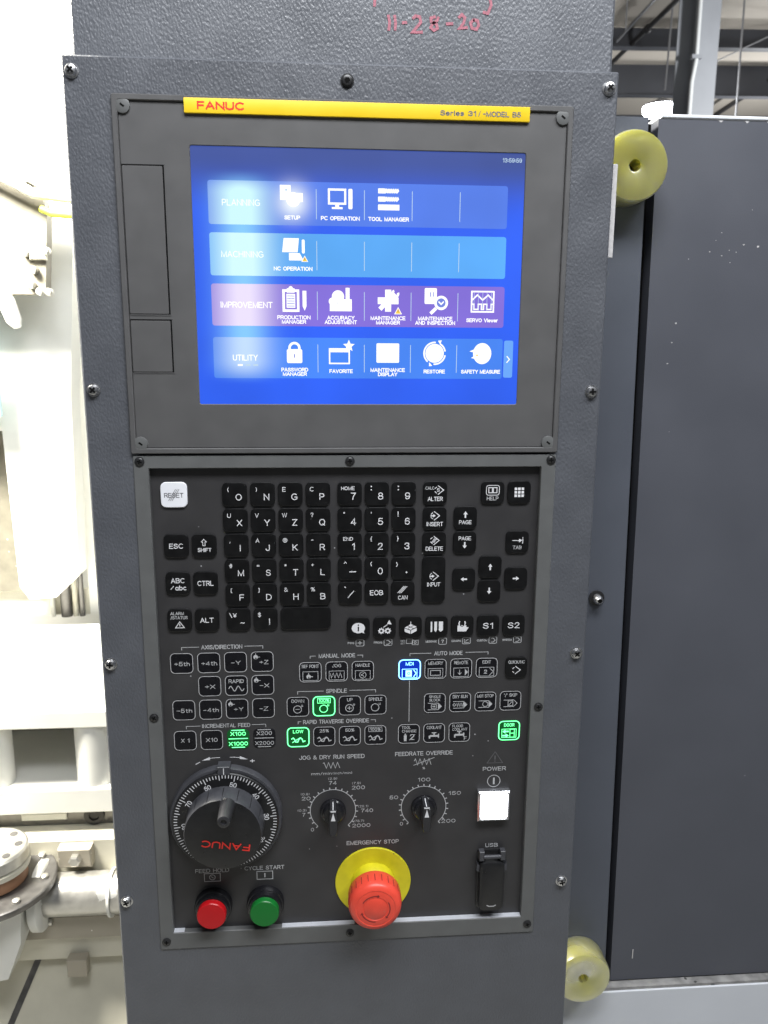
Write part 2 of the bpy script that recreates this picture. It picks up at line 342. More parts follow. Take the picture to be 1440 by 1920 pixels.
    def slab(s, cx, cy, w, h, r, zf, zb, m, bev=0.4, seg=3):
        def rr(d, z): return [(cx + x, cy + y, z) for x, y in rrect(w - 2 * d, h - 2 * d, max(0.02, r - d), seg)]
        return s.loops([rr(0, zb), rr(0, zf + bev), rr(bev * 0.3, zf + bev * 0.3), rr(bev, zf)], m)
    def frame(s, outer, inner, ro, ri, zf, zb, m, mi=None, bev=0.5, seg=3):
        (x0, y0, x1, y1), (a0, b0, a1, b1) = outer, inner
        def ring(xa, ya, xb, yb, r, d, z): return [((xa + xb) / 2 + x, (ya + yb) / 2 + y, z) for x, y in rrect(xb - xa + 2 * d, yb - ya + 2 * d, max(0.02, r + d), seg)]
        s.loops([ring(x0, y0, x1, y1, ro, 0, zb), ring(x0, y0, x1, y1, ro, 0, zf + bev), ring(x0, y0, x1, y1, ro, -bev, zf),
                 ring(a0, b0, a1, b1, ri, bev, zf), ring(a0, b0, a1, b1, ri, 0, zf + bev)], m, False, False)
        s.loops([ring(a0, b0, a1, b1, ri, 0, zf + bev), ring(a0, b0, a1, b1, ri, 0, zb)], mi or m, False, False)
        return s
    def lathe(s, cx, cy, prof, m, n=32, cap0=False, cap1=True, tilt=(0, 0)):
        rings = []
        zb = prof[0][1]
        for r, z in prof:
            ox = tilt[0] * (z - zb); oy = tilt[1] * (z - zb)
            rings.append([(cx + ox + r * math.cos(2 * math.pi * i / n), cy + oy + r * math.sin(2 * math.pi * i / n), z) for i in range(n)])
        return s.loops(rings, m, cap0, cap1)
    def box(s, x0, y0, z0, x1, y1, z1, m, bev=0.0):
        if bev <= 0:
            c = [(x0, y0), (x1, y0), (x1, y1), (x0, y1)]
            return s.loops([[(x, y, z1) for x, y in c], [(x, y, z0) for x, y in c]], m)
        def rg(d, z): return [(x0 + d, y0 + d, z), (x1 - d, y0 + d, z), (x1 - d, y1 - d, z), (x0 + d, y1 - d, z)]
        return s.loops([rg(bev, z1), rg(0, z1 - bev), rg(0, z0 + bev), rg(bev, z0)], m)
    def prism(s, pts, z0, z1, m):
        return s.loops([[(x, y, z1) for x, y in pts], [(x, y, z0) for x, y in pts]], m)
    def tube(s, pts, r, m, n=12):
        P = [Vector(p) for p in pts]; rings = []
        rr = r if isinstance(r, (list, tuple)) else [r] * len(P)
        for i, p in enumerate(P):
            d = (P[min(i + 1, len(P) - 1)] - P[max(i - 1, 0)]).normalized()
            u = d.cross(Vector((0, 0, 1)) if abs(d.z) < 0.9 else Vector((1, 0, 0))).normalized(); v = d.cross(u)
            rings.append([tuple(p + (u * math.cos(2 * math.pi * k / n) + v * math.sin(2 * math.pi * k / n)) * rr[i]) for k in range(n)])
        return s.loops(rings, m)
    def mesh(s, name, loc, smooth=True, ang=35):
        me = bpy.data.meshes.new(name)
        lx, ly, lz = loc
        me.from_pydata([((x - lx) / 1000, (z - lz) / 1000, -(y - ly) / 1000) for x, y, z in s.v], [], s.f)
        for m in s.mats: me.materials.append(m)
        me.polygons.foreach_set('material_index', s.m)
        me.validate(); me.update()
        if smooth:
            me.shade_smooth(); me.set_sharp_from_angle(angle=R(ang))
        return me
    def build(s, name, parent=None, loc=None, label=None, smooth=True, ang=35):
        if loc is None:
            n = max(1, len(s.v)); loc = tuple((min(v[i] for v in s.v) + max(v[i] for v in s.v)) / 2 for i in range(3))
        return place(name, s.mesh(name, loc, smooth, ang), parent, loc, label)

ABS = {}
def place(name, me, parent, loc, label=None):
    o = bpy.data.objects.new(name, me); COL.objects.link(o)
    ABS[o] = loc
    if parent is not None:
        o.parent = parent; pl = ABS[parent]
        o.location = ((loc[0] - pl[0]) / 1000, (loc[2] - pl[2]) / 1000, -(loc[1] - pl[1]) / 1000)
    else:
        o.location = W(*loc)
    if label: o['label'] = label
    return o
def thing(name, loc, label, cat, group=None):
    o = bpy.data.objects.new(name, None); COL.objects.link(o); o.empty_display_size = 0.05
    ABS[o] = loc; o.location = W(*loc)
    o['label'] = label; o['category'] = cat
    if group: o['group'] = group
    return o
def tag(o, label, cat, group=None):
    o['label'] = label; o['category'] = cat
    if group: o['group'] = group
    return o
def rrect(w, h, r, seg=3):
    pts = []
    for cx, cy, a in ((w / 2 - r, h / 2 - r, 0), (-w / 2 + r, h / 2 - r, 90), (-w / 2 + r, -h / 2 + r, 180), (w / 2 - r, -h / 2 + r, 270)):
        for i in range(seg + 1):
            t = R(a + 90 * i / seg); pts.append((cx + r * math.cos(t), cy + r * math.sin(t)))
    return pts

# ------------------------------------------------------------------ setting: floor, roof, machine around the console
def struct(o): o['kind'] = 'structure'; return o
def vlathe(mb, cx, cz, prof, m, n=40):
    rings = [[(cx + r * math.cos(2 * math.pi * i / n), y, cz + r * math.sin(2 * math.pi * i / n)) for i in range(n)] for r, y in prof]
    return mb.loops(rings, m)
struct(MB().rect(-9000, -9000, 16000, 20000, 0, M_floor).build('floor', loc=(200, 0, 0)))
fl = bpy.data.objects['floor']; fl.rotation_euler = (R(-90), 0, 0); fl.location = W(200, 1550, 0)

# roof deck far behind, slightly turned against the console as the hall is
deck = MB()
deck.box(1000, -4860, 8500, 15000, -4700, 21000, M_deck)
struct(deck.build('ceiling'))
for zc, hgt, lab in ((12250, 285, 'slim dark roof beam, highest in view beside the grey post'),
                     (13800, 505, 'deep dark roof beam crossing behind the grey post'),
                     (16700, 420, 'dark roof beam just above the top edge of the sliding door')):
    b = MB(); k = -0.060
    x0, x1 = 2500, 12500
    def bz(x): return zc + (x - 5500) * k
    sec = [(-4700, 0), (-4700, 90), (-4700 + hgt, 90), (-4700 + hgt, 0)]
    b.loops([[(x0, y, bz(x0) + d) for y, d in sec], [(x1, y, bz(x1) + d) for y, d in sec]], M_purlin)
    o = b.build('roof_beam', smooth=False); tag(o, lab, 'beam', 'roof beams')
    f = MB(); y1 = -4700 + hgt
    f.loops([[(x, y, bz(x) + d) for y, d in ((y1 - 14, -70), (y1 - 14, -1), (y1, -1), (y1, -70))] for x in (x0, x1)], M_purlin)
    f.build('flange', parent=o, smooth=False)

post = thing('building_post', (4560, 1550, 9100), 'tall grey steel post with a white conduit, behind the sliding door', 'post')
MB().box(4478, -4690, 9000, 4770, 1549, 9022, M_post, 2).build('flange', post, smooth=False)
MB().box(4478, -4690, 9240, 4770, 1549, 9262, M_post, 2).build('flange', post, smooth=False)
MB().box(4600, -4690, 9023, 4616, 1549, 9239, M_post).build('web', post, smooth=False)
MB().box(4350, -4690, 9180, 4470, 1549, 9200, M_post).build('side_plate', post, smooth=False)
MB().tube([(4500, -4690, 8975), (4505, -3150, 8975), (4470, -2900, 8975), (4455, 1500, 8975)], 24, M_conduit).build('conduit', post)
MB().box(4440, -3190, 8940, 4560, -3150, 8998, M_post).build('conduit_clamp', post)

def hang(pts, r, m, name, lab, cat, grp=None):
    o = MB().tube(pts, r, m, 10).build(name); tag(o, lab, cat, grp); return o
hang([(4438, -4700, 11200), (4440, -4270, 11200)], 12, M_rod, 'hanger_rod', 'thin hanger rod over the left end of the roof beam', 'rod', 'hanger rods')
hang([(5140, -4700, 11300), (5150, -3560, 11400)], 14, M_rod, 'hanger_rod', 'hanger rod dropping to the glowing lamp', 'rod', 'hanger rods')
hang([(6131, -4700, 11200), (6160, -2500, 11200)], 14, M_rod, 'hanger_rod', 'long hanger rod right of the grey post', 'rod', 'hanger rods')
hang([(4990, -4480, 9500), (4921, -4480, 13034), (4905, -4480, 13700)], 36, M_pipe, 'sprinkler_pipe', 'black sprinkler pipe with a fitting, slanting under the roof deck', 'pipe')
p_ = bpy.data.objects['sprinkler_pipe']
MB().lathe(4950, -4480, [(52, 11760), (60, 11740), (60, 11680), (52, 11660)], M_pipe, 12, True).build('pipe_fitting', p_)
hang([(4640, -4480, 9500), (4670, -4480, 12200)], 20, M_rod, 'electrical_conduit', 'thin grey conduit running beside the sprinkler pipe', 'conduit')
hang([(7904, -4480, 13000), (7980, -4480, 15700)], 45, M_pipe, 'branch_pipe', 'dark branch pipe right of the grey post', 'pipe')
hang([(7300, -4650, 11600), (5750, -4000, 12100)], 9, M_rod, 'brace_wire', 'thin brace wire slanting towards the grey post', 'wire')

lamp = thing('highbay_lamp', (5150, -3380, 11500), 'glowing white high bay lamp just above the sliding door', 'lamp')
L_ = MB(); vlathe(L_, 5150, 11500, [(50, -3480), (120, -3440), (250, -3390), (262, -3362)], M_rod); L_.build('housing', lamp)
L_ = MB(); vlathe(L_, 5150, 11500, [(258, -3361), (255, -3300), (220, -3255), (120, -3235), (10, -3230)], M_lampg); L_.build('lens', lamp)

def lamp_or_fill_light(x, y, z, e):
    d_ = bpy.data.lights.new('highbay_or_fill_light', 'POINT'); d_.energy = e; d_.color = (0.96, 0.98, 1.0); d_.shadow_soft_size = 0.2
    o_ = bpy.data.objects.new('highbay_or_fill_light', d_); COL.objects.link(o_); o_.location = W(x, y, z)
lamp_or_fill_light(5150, -3050, 11500, 230)
lamp_or_fill_light(8200, -2700, 14000, 330)  # added unseen fill that evens out the roof deck, no lamp modelled here
lamp_or_fill_light(5600, -2600, 6800, 360)  # added unseen fill in front of the post to brighten it

# sliding door to the right of the console
door = thing('sliding_door', (640, 1024, 135), 'dark blue-grey sliding machine door with paint chips', 'door')
d = MB()
d.loops([[(x, y, z) for x, y in ((531, -29), (1300, -29), (1300, 1020), (545, 1020))] for z in (180, 130)], M_door)
d.build('door_panel', door, smooth=False)
MB().box(533, -33.5, 128.6, 1300, -29.3, 180, M_wpanel, 1.2).build('top_edge', door, smooth=False)
chip_list = [(600 + i * 13 + random.uniform(-4, 4), -28.2, random.uniform(1.5, 3.8)) for i in range(0, 8, 2)] + [(636, 96, 1.3), (612, 108, 1.1), (622, 115, .8), (598, 104, .9), (652, 98, 1.9), (620, 102, .7), (610, 84, .7), (568, 300, .8), (690, 330, 1.1), (566, 180, 1.4), (563, 201, 1.0), (560, 224, .9), (604, 92, .6), (628, 104, .7), (575, 112, .8), (642, 60, .6)]
for (x, y, r) in chip_list:
    chips = MB(); n = 8; top = y < -20
    chips.poly([(x + r * random.uniform(.45, 1.3) * math.cos(2 * math.pi * i / n), y + (abs if top else float)(r * random.uniform(.3, .9) * math.sin(2 * math.pi * i / n))) for i in range(n)] if not top else
               [(x - r * 1.4, y - .6), (x + r * 1.4, y - .6), (x + r * .7, y + r * .5), (x + r * .1, y + r * random.uniform(.7, 1.4)), (x - r * .6, y + r * .4)], 129.7, M_sticker)
    chips.build('paint_chip', door, smooth=False)
post2 = thing('door_edge_post', (500, 1024, 120), 'narrow dark grey upright between the console and the sliding door', 'upright')
d = MB()
d.loops([[(x, y, z) for x, y in ((380, -28), (517, -28), (534, 1022), (380, 1022))] for z in (200, 122)], M_strip_d)
d.build('upright_panel', post2, smooth=False)
MB().box(500, -29, 150, 560, 1015, 178, M_dark).build('gap_shade_box', post2, smooth=False)  # black box added in the door gap, shade put into its colour

cover = thing('lower_cover', (700, 1550, 120), 'white sheet-metal cover below the sliding door', 'cover')
MB().box(300, 1026.6, 118, 1300, 1549, 190, M_wpanel, 1.0).build('front_sheet', cover, smooth=False)
MB().box(300, 1022.5, 120, 1300, 1026.4, 190, M_ledge).build('chipped_ledge', cover, smooth=False)
MB().box(572, 975, 129.2, 573.2, 988, 129.9, M_sticker).build('scratch', door)

def bumper(x, y, lab, drop):
    t = thing('door_bumper', (x, y, 118), lab, 'bumper', 'urethane door bumpers')
    MB().lathe(x, y, [(34, 121), (35, 118), (35, 92), (33.5, 88), (8, 87.4), (6, 88.5), (5.2, 110)], M_uret, 48, True).build('urethane_disc', t)
    MB().lathe(x, y, [(5, 120.5), (5, 109), (2.5, 108.5)], M_dark if not drop else M_amber, 16, True).build('bolt_hole', t)
    return t
bumper(493, 27, 'pale yellow urethane bumper disc with a dark bolt hole by the screen', 0)
bumper(493, 977, 'yellow urethane bumper disc with a filled centre above the white cover', 1)

# ------------------------------------------------------------------ machine interior seen past the console's left edge
wall = MB(); wall.box(-1500, -900, 1500, 100, 1549, 1520, M_bwhite)
tag(wall.build('enclosure_wall', smooth=False), 'white machine enclosure wall behind the work area', 'wall')
sp = MB(); sp.box(-352, -500, 1000, -60, 792, 1012, M_bwhite)
tag(sp.build('side_guard', smooth=False), 'white guard sheet standing beside the column cover', 'guard')

cv = thing('column_cover', (-420, 730, 920), 'white column cover with cut lower corners above the table', 'cover')
MB().prism([(-700, 352), (-470, 352), (-462, 697), (-443, 726), (-390, 722), (-341, 676), (-330, 300), (-300, -60), (-700, -60)], 900, 960, M_bwhite).build('cover_sheet', cv, smooth=False)
MB().box(-700, 353, 905, -470, 372, 990, M_bwhite).build('top_flange', cv, smooth=False)
MB().box(-700, 374, 985, -455, 733, 999, M_valve).build('rear_panel', cv, smooth=False)
wc = thing('way_cover', (-410, 794, 1000), 'ribbed slide cover strip behind the white table', 'slide cover')
MB().box(-700, 733.5, 1000, -352.5, 793, 1010, M_ltbeige).build('back_sheet', wc, smooth=False)
for x0, x1, m in ((-436, -424, M_bwhite), (-412, -388, M_steeld), (-386, -374, M_ltbeige), (-372, -360, M_steeld)):
    MB().tube([((x0 + x1) / 2, 640, 990), ((x0 + x1) / 2, 793, 990)], (x1 - x0) / 2, m).build('slide_rib', wc)

bp = thing('bracket_plate', (-390, 112, 800), 'beige valve plate with bolts at the work area\'s upper edge', 'plate')
MB().prism([(-620, -90), (-345, -82), (-326, -66), (-318, -30), (-331, 112), (-620, 112)], 800, 830, M_valve).build('plate', bp, smooth=False)
MB().box(-352, 24, 790, -322, 52, 799.5, M_ltbeige, 2).build('lug', bp)
for x, y in ((-322, 36), (-358, 40), (-352, 96), (-322, 108), (-338, 108), (-346, 70)):
    MB().lathe(x, y, [(7, 799.5), (7, 788), (5, 786)], M_steel, 12).build('bolt', bp)
tag(MB().tube([(-470, -165, 770), (-377, -110, 770), (-310, -74, 772), (-285, -62, 772)], 11, M_steel).build('coolant_pipe'), 'steel coolant pipe slanting above the beige plate', 'pipe')
tag(MB().tube([(-470, -130, 765), (-380, -84, 765), (-330, -58, 768), (-240, -48, 770)], 9, M_bwhite).build('white_hose'), 'white hose running under the steel coolant pipe', 'hose')
tag(MB().tube([(-318, -32, 768), (-300, -24, 768), (-240, -20, 770)], 6, M_lime).build('lime_hose'), 'short lime green hose behind the console edge', 'hose')
tag(MB().tube([(-402, 108, 780), (-392, 128, 776), (-380, 160, 770), (-374, 172, 768)], [13, 15, 14, 7], M_bwhite).build('coolant_nozzle'), 'white coolant nozzle pointing down from the beige plate', 'nozzle')
tag(MB().box(-520, 215, 840, -446, 338, 850, M_teal).build('window_edge', smooth=False), 'pale blue window edge strip left of the white cover', 'window strip')

tb = thing('pallet_table', (-350, 1549, 700), 'white two-tier table with round legs inside the machine', 'table')
MB().box(-760, 794, 500, -90, 824, 936, M_bwhite, 2).build('table_top', tb, smooth=False)
MB().box(-760, 934, 500, -90, 978, 930, M_bwhite, 2).build('lower_shelf', tb, smooth=False)
for x in (-219, -386):
    MB().tube([(x, 824.3, 534), (x, 933.7, 534)], 31, M_bwhite, 24).build('leg', tb)
MB().box(-760, 825, 720, -90, 933, 732, M_beige).build('rear_sheet', tb, smooth=False)
for x, y in ((-300, 868), (-345, 905), (-240, 850), (-290, 915)):
    MB().lathe(x, y, [(6, 719.8), (5, 716), (2, 715)], M_sticker, 10).build('bolt', tb)
for x, y in ((-300, 780), (-430, 790)):
    pass
bed = thing('machine_bed', (-350, 1549, 600), 'beige stepped machine bed below the white table', 'machine bed')
MB().box(-760, 978.5, 525, -90, 1014, 560, M_steeld).build('rail', bed, smooth=False)
MB().box(-345, 990, 520, -270, 1002, 524.5, M_bwhite, 1).build('rail_scraper', bed)
MB().lathe(-224, 996, [(17, 524.5), (17, 519), (9, 518.5), (8, 522)], M_pipe, 20).build('rail_plug', bed)
MB().box(-760, 1014.5, 480, -90, 1128, 700, M_ltbeige, 2).build('bed_block', bed, smooth=False)
MB().box(-268, 1018, 458, -214, 1052, 479.5, M_beige, 2).build('clamp_block', bed)
MB().lathe(-238, 1034, [(10, 457.5), (10, 448), (7, 446)], M_steel, 6).build('bolt', bed, smooth=False)
MB().box(-760, 1128.5, 440, -90, 1171, 700, M_beige, 2).build('ledge', bed, smooth=False)
MB().box(-760, 1171.5, 452, -90, 1219, 700, M_ltbeige, 2).build('ledge', bed, smooth=False)
MB().loops([[(x, 1219.5, 480), (x, 1549, 330), (x, 1549, 700), (x, 1219.5, 700)] for x in (-760, -90)], M_ltbeige).build('chip_pan', bed, smooth=False)
MB().box(-258, 1206, 432, -226, 1238, 451.5, M_strip if False else M_beige, 1).build('stop_block', bed)
MB().loops([[(x, 1228, 475), (x - 95, 1450, 374), (x - 95, 1450, 377), (x, 1228, 478)] for x in (-322, -311)], M_steeld).build('pan_groove', bed, smooth=False)
rot = thing('rotary_fixture', (-350, 1128, 420), 'stacked round steel fixture with bolt holes beside the drive cylinder', 'fixture')
q = MB(); vlathe(q, -356, 420, [(50, 1006), (56, 1004), (56, 986), (53, 983), (10, 983)], M_steel); q.build('top_disc', rot)
q = MB(); vlathe(q, -356, 420, [(54, 1018), (57, 1016), (57, 1008), (54, 1006.5)], M_strip_d if False else M_ltbeige); q.build('spacer_ring', rot)
q = MB(); vlathe(q, -356, 420, [(50, 1040), (52, 1038), (52, 1020), (50, 1018.5)], M_rust); q.build('seal_ring', rot)
q = MB(); vlathe(q, -356, 420, [(94, 1052), (95, 1050), (95, 1042), (93, 1040.5)], M_steeld); q.build('base_disc', rot)
for a in range(0, 360, 45):
    q = MB(); vlathe(q, -356 + 42 * math.cos(R(a + 10)), 420 + 42 * math.sin(R(a + 10)), [(6, 983.5), (6, 982.4), (2, 982.4)], M_steeld, 12); q.build('bolt_hole', rot)
    q = MB(); vlathe(q, -356 + 80 * math.cos(R(a)), 420 + 80 * math.sin(R(a)), [(6, 1040.4), (6, 1036), (3, 1034)], M_steel, 12); q.build('bolt', rot)
MB().prism([(-470, 1053), (-300, 1053), (-306, 1128), (-330, 1190), (-470, 1215)], 380, 430, M_bwhite).build('bracket', rot, smooth=False)
drv = thing('drive_cylinder', (-230, 1128, 445), 'horizontal bare steel drive cylinder with a bolted white end flange', 'cylinder')
MB().tube([(-282, 1090, 445), (-120, 1090, 445)], 34, M_peel, 32).build('barrel', drv)
MB().tube([(-300, 1090, 445), (-297, 1090, 445), (-285, 1090, 445), (-282, 1090, 445)], [50, 55, 55, 50], M_bwhite, 32).build('end_flange', drv)
MB().tube([(-180, 1090, 445), (-176, 1090, 445)], 38, M_bwhite, 32).build('collar', drv)
for a in (150, 200, 250, 300):
    y, z = 1090 + 45 * math.sin(R(a + 160)), 445 + 45 * math.cos(R(a + 160))
    MB().tube([(-284, y, z), (-276, y, z)], 6, M_steel, 10).build('bolt', drv)

# ------------------------------------------------------------------ the control console
con = thing('control_console', (200, 1550, 40), 'dark grey machine control console with lit screen, keypad and emergency stop', 'control console')
# cabinet body (column) behind and above the face plate
MB().box(-33, -420, 9, 436.5, 1549, 88, M_column, 2.5).build('column', con, (200, 600, 40), smooth=False)
fp = MB()
fp.frame((-40, -30, 440, 1549), (8, 6, 392, 824), 1.5, 1.0, 0.0, 8.8, M_hammer, bev=1.6)
fp.build('face_plate', con, (200, 600, 4))
# red marker scribble on the column
mk = MB(); zz = 8.6
def wr(pts, w=2.2): mk.stroke(pts, w, zz, M_marker)
X0 = 224.0
def mpt(u, v): return (-33 + (u - 128) * 0.4575, -90.5 + (v - 0) * 0.42 + (u - 128) * 0.0015)
for s_ in ([(716, 42), (719, 57), (717, 72)], [(728, 42), (730, 57), (729, 71)], [(742, 56), (752, 55)],
           [(762, 48), (768, 42), (776, 44), (778, 54), (770, 64), (762, 73), (782, 72)],
           [(806, 42), (797, 45), (798, 52), (808, 56), (810, 64), (803, 68), (797, 63), (800, 56), (809, 49), (812, 42)], [(826, 55), (840, 54)],
           [(850, 43), (856, 36), (862, 42), (860, 52), (852, 62), (868, 60)],
           [(880, 44), (873, 51), (876, 61), (885, 63), (889, 55), (886, 46), (878, 45)],
           [(572, -20), (576, 2), (590, 4), (602, -6), (606, -30)], [(634, -30), (640, 2), (652, 0), (656, -30)], [(676, -24), (684, -2), (694, -6), (691, 10), (690, 28)],
           [(700, -4), (716, -14), (728, -30)], [(752, -24), (760, 0), (770, 2), (776, -20)], [(812, -20), (820, 2), (834, 0), (842, -20)], [(850, -18), (858, 0), (868, -4)],
           [(884, -18), (896, -4), (908, 0), (912, 16), (906, 32), (896, 30)]):
    wr([mpt(*p) for p in s_], 2.4)
mk.build('marker_writing', bpy.data.objects['column'], label='red marker handwriting on the grey column')

# ---- screws of the face plate
def screw_mesh(r, h, mt, hexs=False):
    b = MB(); b.lathe(0, 0, [(r * 1.25, 0), (r * 1.25, -0.7), (r * 1.0, -0.8), (r, -h * 0.55), (r * 0.85, -h * 0.85), (r * 0.5, -h), (r * 0.1, -h)], mt, 20)
    if hexs:
        b.lathe(0, 0, [(r * 0.5, -h - 0.02), (r * 0.46, -h - 0.25)], M_dark, 6)
    else:
        c = r * 0.62; w = r * 0.17
        b.poly([(-c, -w), (-w, -w), (-w, -c), (w, -c), (w, -w), (c, -w), (c, w), (w, w), (w, c), (-w, c), (-w, w), (-c, w)], -h - 0.06, M_dark)
    return b.mesh('screw', (0, 0, 0))
SMESH = screw_mesh(5.0, 4.6, M_screw); SBLK = screw_mesh(4.8, 3.4, M_screwd, True); SFRM = screw_mesh(3.6, 1.6, M_screwd)
SBIG = screw_mesh(5.6, 14.0, M_screw, True)
for x, y in ((-31.5, -17), (431.5, -16), (-30.5, 248.5), (431, 249), (-31.3, 512), (430.4, 511.4), (-31, 773), (428.2, 771.3)):
    o = place('screw', SMESH, con, (x, y, 0)); o.rotation_euler = (0, random.uniform(0, 3), 0)
place('screw', SBLK, con, (200.2, -15.6, 0), 'black socket screw above the yellow strip')
MB().box(436.7, 44, 9.5, 447.2, 126, 11.0, M_sticker, 0.4).build('edge_label', con, label='thin pale label strip on the console\'s side edge')

bb = place('bolt', SBIG, post2, (492, 492.5, 122), 'long socket bolt on the upright')
MB().lathe(492, 492.5, [(9, 121.9), (9, 119), (7.5, 118.6)], M_screwd, 20, True).build('washer', bb)
# ---- display unit
bez = MB()
bez.frame((0, 0, 400, 306.5), (5, 5, 395, 301.5), 2, 2, -3.2, 8.0, M_bezel, bev=0.7)
bez.frame((5, 5, 395, 301.5), (64.2, 39.4, 358.8, 261.0), 1, 1.5, -1.2, 6, M_bezel, bev=0.6)
bz_ = bez.build('display_bezel', con, (200, 153, 0), label='dark grey display surround with yellow name strip')
for sx, sy in ((0, 0), (1, 0), (0, 1), (1, 1)):
    x = 9.2 if not sx else 390.8; y = 9.2 if not sy else 297.3
    e = MB(); e.slab(x, y, 13, 13, 6.2, -3.0, -1.1, M_frame, 0.5)
    e.stroke([(x - 1.6, y - 1.2), (x + 1.6, y + 1.2)], 1.6, -3.08, M_dark)
    e.build('corner_cap', bz_)
st = MB(); st.slab(210.7, 8.0, 299.5, 12.0, 0.4, -3.7, -1.0, M_strip, 0.2)
st.text('FANUC', 92, 8.0, 6.6, -3.82, M_redprint, w=40, bold=0.035)
st.text('Series 31', 297, 8.6, 4.4, -3.82, M_dkprint, w=32, bold=0.03)
st.stroke([(314.8, 10.6), (316.2, 7.2)], .7, -3.82, M_dkprint); st.stroke([(316.5, 6.6), (316.7, 6.1)], .7, -3.82, M_dkprint)
st.text('-MODEL B5', 335.5, 8.6, 4.4, -3.82, M_dkprint, w=34, bold=0.03)
st.build('name_strip', bz_, label='yellow name strip with red and black lettering')
for x0, y0, x1, y1 in ((6.0, 57, 40.2, 181), (6.0, 187, 41.0, 232)):
    g = MB(); g.rect(5.6, y0 - 1.3, x1 + 2.2, y1 + 1.0, -1.26, M_dark)
    g.build('cover_gap', bz_, smooth=False)
    c = MB(); c.slab((x0 + x1) / 2, (y0 + y1) / 2, x1 - x0, y1 - y0, 0.8, -1.75, -1.3, M_bezel, 0.25); c.build('slot_cover', bz_, smooth=False)
    c = MB(); c.stroke([(x1 + 1.9, y0 - 1.0), (x1 + 1.9, y1 + 1.0), (x0, y1 + 1.0)], 1.0, -1.6, M_bezel); c.build('cover_rib', bz_)

# ---- screen
SCX, SCY, SCZ = 211.5, 150.2, -0.2
def screen_mat(name, base, base2=None, gl=(0.50, 0.86, 1.0), gs=1.0, gw=19.0):
    m = bpy.data.materials.new(name); m.use_nodes = True; nt = m.node_tree; N = nt.nodes; Lk = nt.links
    b = N['Principled BSDF']; b.inputs['Base Color'].default_value = (0.01, 0.01, 0.012, 1); b.inputs['Roughness'].default_value = 0.34
    b.inputs['Specular IOR Level'].default_value = 0.5
    tc = N.new('ShaderNodeTexCoord'); sep = N.new('ShaderNodeSeparateXYZ'); Lk.new(tc.outputs['Object'], sep.inputs[0])
    def M(op, a, c=None, d=None):
        n = N.new('ShaderNodeMath'); n.operation = op
        for i, v in enumerate((a, c, d)):
            if v is None: continue
            if isinstance(v, (int, float)): n.inputs[i].default_value = v
            else: Lk.new(v, n.inputs[i])
        return n.outputs[0]
    def gauss(sock, c, sg):
        q = M('DIVIDE', M('SUBTRACT', sock, c / 1000), sg / 1000)
        return M('POWER', 2.71828, M('MULTIPLY', M('MULTIPLY', q, q), -1.0))
    X, Z = sep.outputs[0], sep.outputs[2]
    def smooth(sock, a, c_):
        n = N.new('ShaderNodeMapRange'); n.interpolation_type = 'SMOOTHSTEP'; n.inputs[1].default_value = a / 1000; n.inputs[2].default_value = c_ / 1000
        Lk.new(sock, n.inputs[0]); return n.outputs[0]
    # pale band behind the category names, pale round spot at SETUP, in the emission
    win = M('MULTIPLY', smooth(Z, -94, -70), M('SUBTRACT', 1.0, smooth(Z, 72, 94)))
    g1 = M('MULTIPLY', M('MULTIPLY', gauss(X, 106.5 - SCX, gw), win), gs)
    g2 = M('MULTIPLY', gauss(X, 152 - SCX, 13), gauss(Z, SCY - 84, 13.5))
    c0 = N.new('ShaderNodeMix'); c0.data_type = 'RGBA'; c0.inputs['A'].default_value = (*base, 1); c0.inputs['B'].default_value = (*(base2 or base), 1)
    Lk.new(smooth(Z, 52, 104), c0.inputs['Factor'])
    nz = N.new('ShaderNodeTexNoise'); nz.inputs['Scale'].default_value = 11; Lk.new(tc.outputs['Object'], nz.inputs['Vector'])
    c0b = N.new('ShaderNodeMix'); c0b.data_type = 'RGBA'; c0b.blend_type = 'MULTIPLY'; c0b.inputs['Factor'].default_value = 0.4
    Lk.new(c0.outputs['Result'], c0b.inputs['A'])
    sc = N.new('ShaderNodeMapRange'); sc.inputs[1].default_value = .3; sc.inputs[2].default_value = .7; sc.inputs[3].default_value = .75; sc.inputs[4].default_value = 1.25
    Lk.new(nz.outputs['Fac'], sc.inputs[0]); cc = N.new('ShaderNodeCombineColor')
    for i in range(3): Lk.new(sc.outputs[0], cc.inputs[i])
    Lk.new(cc.outputs[0], c0b.inputs['B'])
    c1 = N.new('ShaderNodeMix'); c1.data_type = 'RGBA'; Lk.new(c0b.outputs['Result'], c1.inputs['A']); c1.inputs['B'].default_value = (*gl, 1); Lk.new(g1, c1.inputs['Factor'])
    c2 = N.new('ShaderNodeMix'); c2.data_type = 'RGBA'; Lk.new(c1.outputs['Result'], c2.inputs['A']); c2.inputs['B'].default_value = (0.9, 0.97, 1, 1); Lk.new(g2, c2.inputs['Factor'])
    Lk.new(c2.outputs['Result'], b.inputs['Emission Color']); b.inputs['Emission Strength'].default_value = 1.0
    return m
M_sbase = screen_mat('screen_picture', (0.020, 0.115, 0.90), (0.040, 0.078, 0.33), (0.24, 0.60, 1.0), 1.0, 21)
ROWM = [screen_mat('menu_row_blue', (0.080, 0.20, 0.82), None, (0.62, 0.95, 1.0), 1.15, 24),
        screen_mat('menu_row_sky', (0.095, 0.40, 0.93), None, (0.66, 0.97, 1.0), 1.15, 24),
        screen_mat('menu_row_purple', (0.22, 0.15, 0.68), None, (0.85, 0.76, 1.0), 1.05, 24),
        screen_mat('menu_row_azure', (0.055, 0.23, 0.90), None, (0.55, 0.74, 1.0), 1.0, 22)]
M_stext = mat('screen_white', (0.02, 0.02, 0.02), 0.35, emit=(1, 1, 1), strength=1.15)
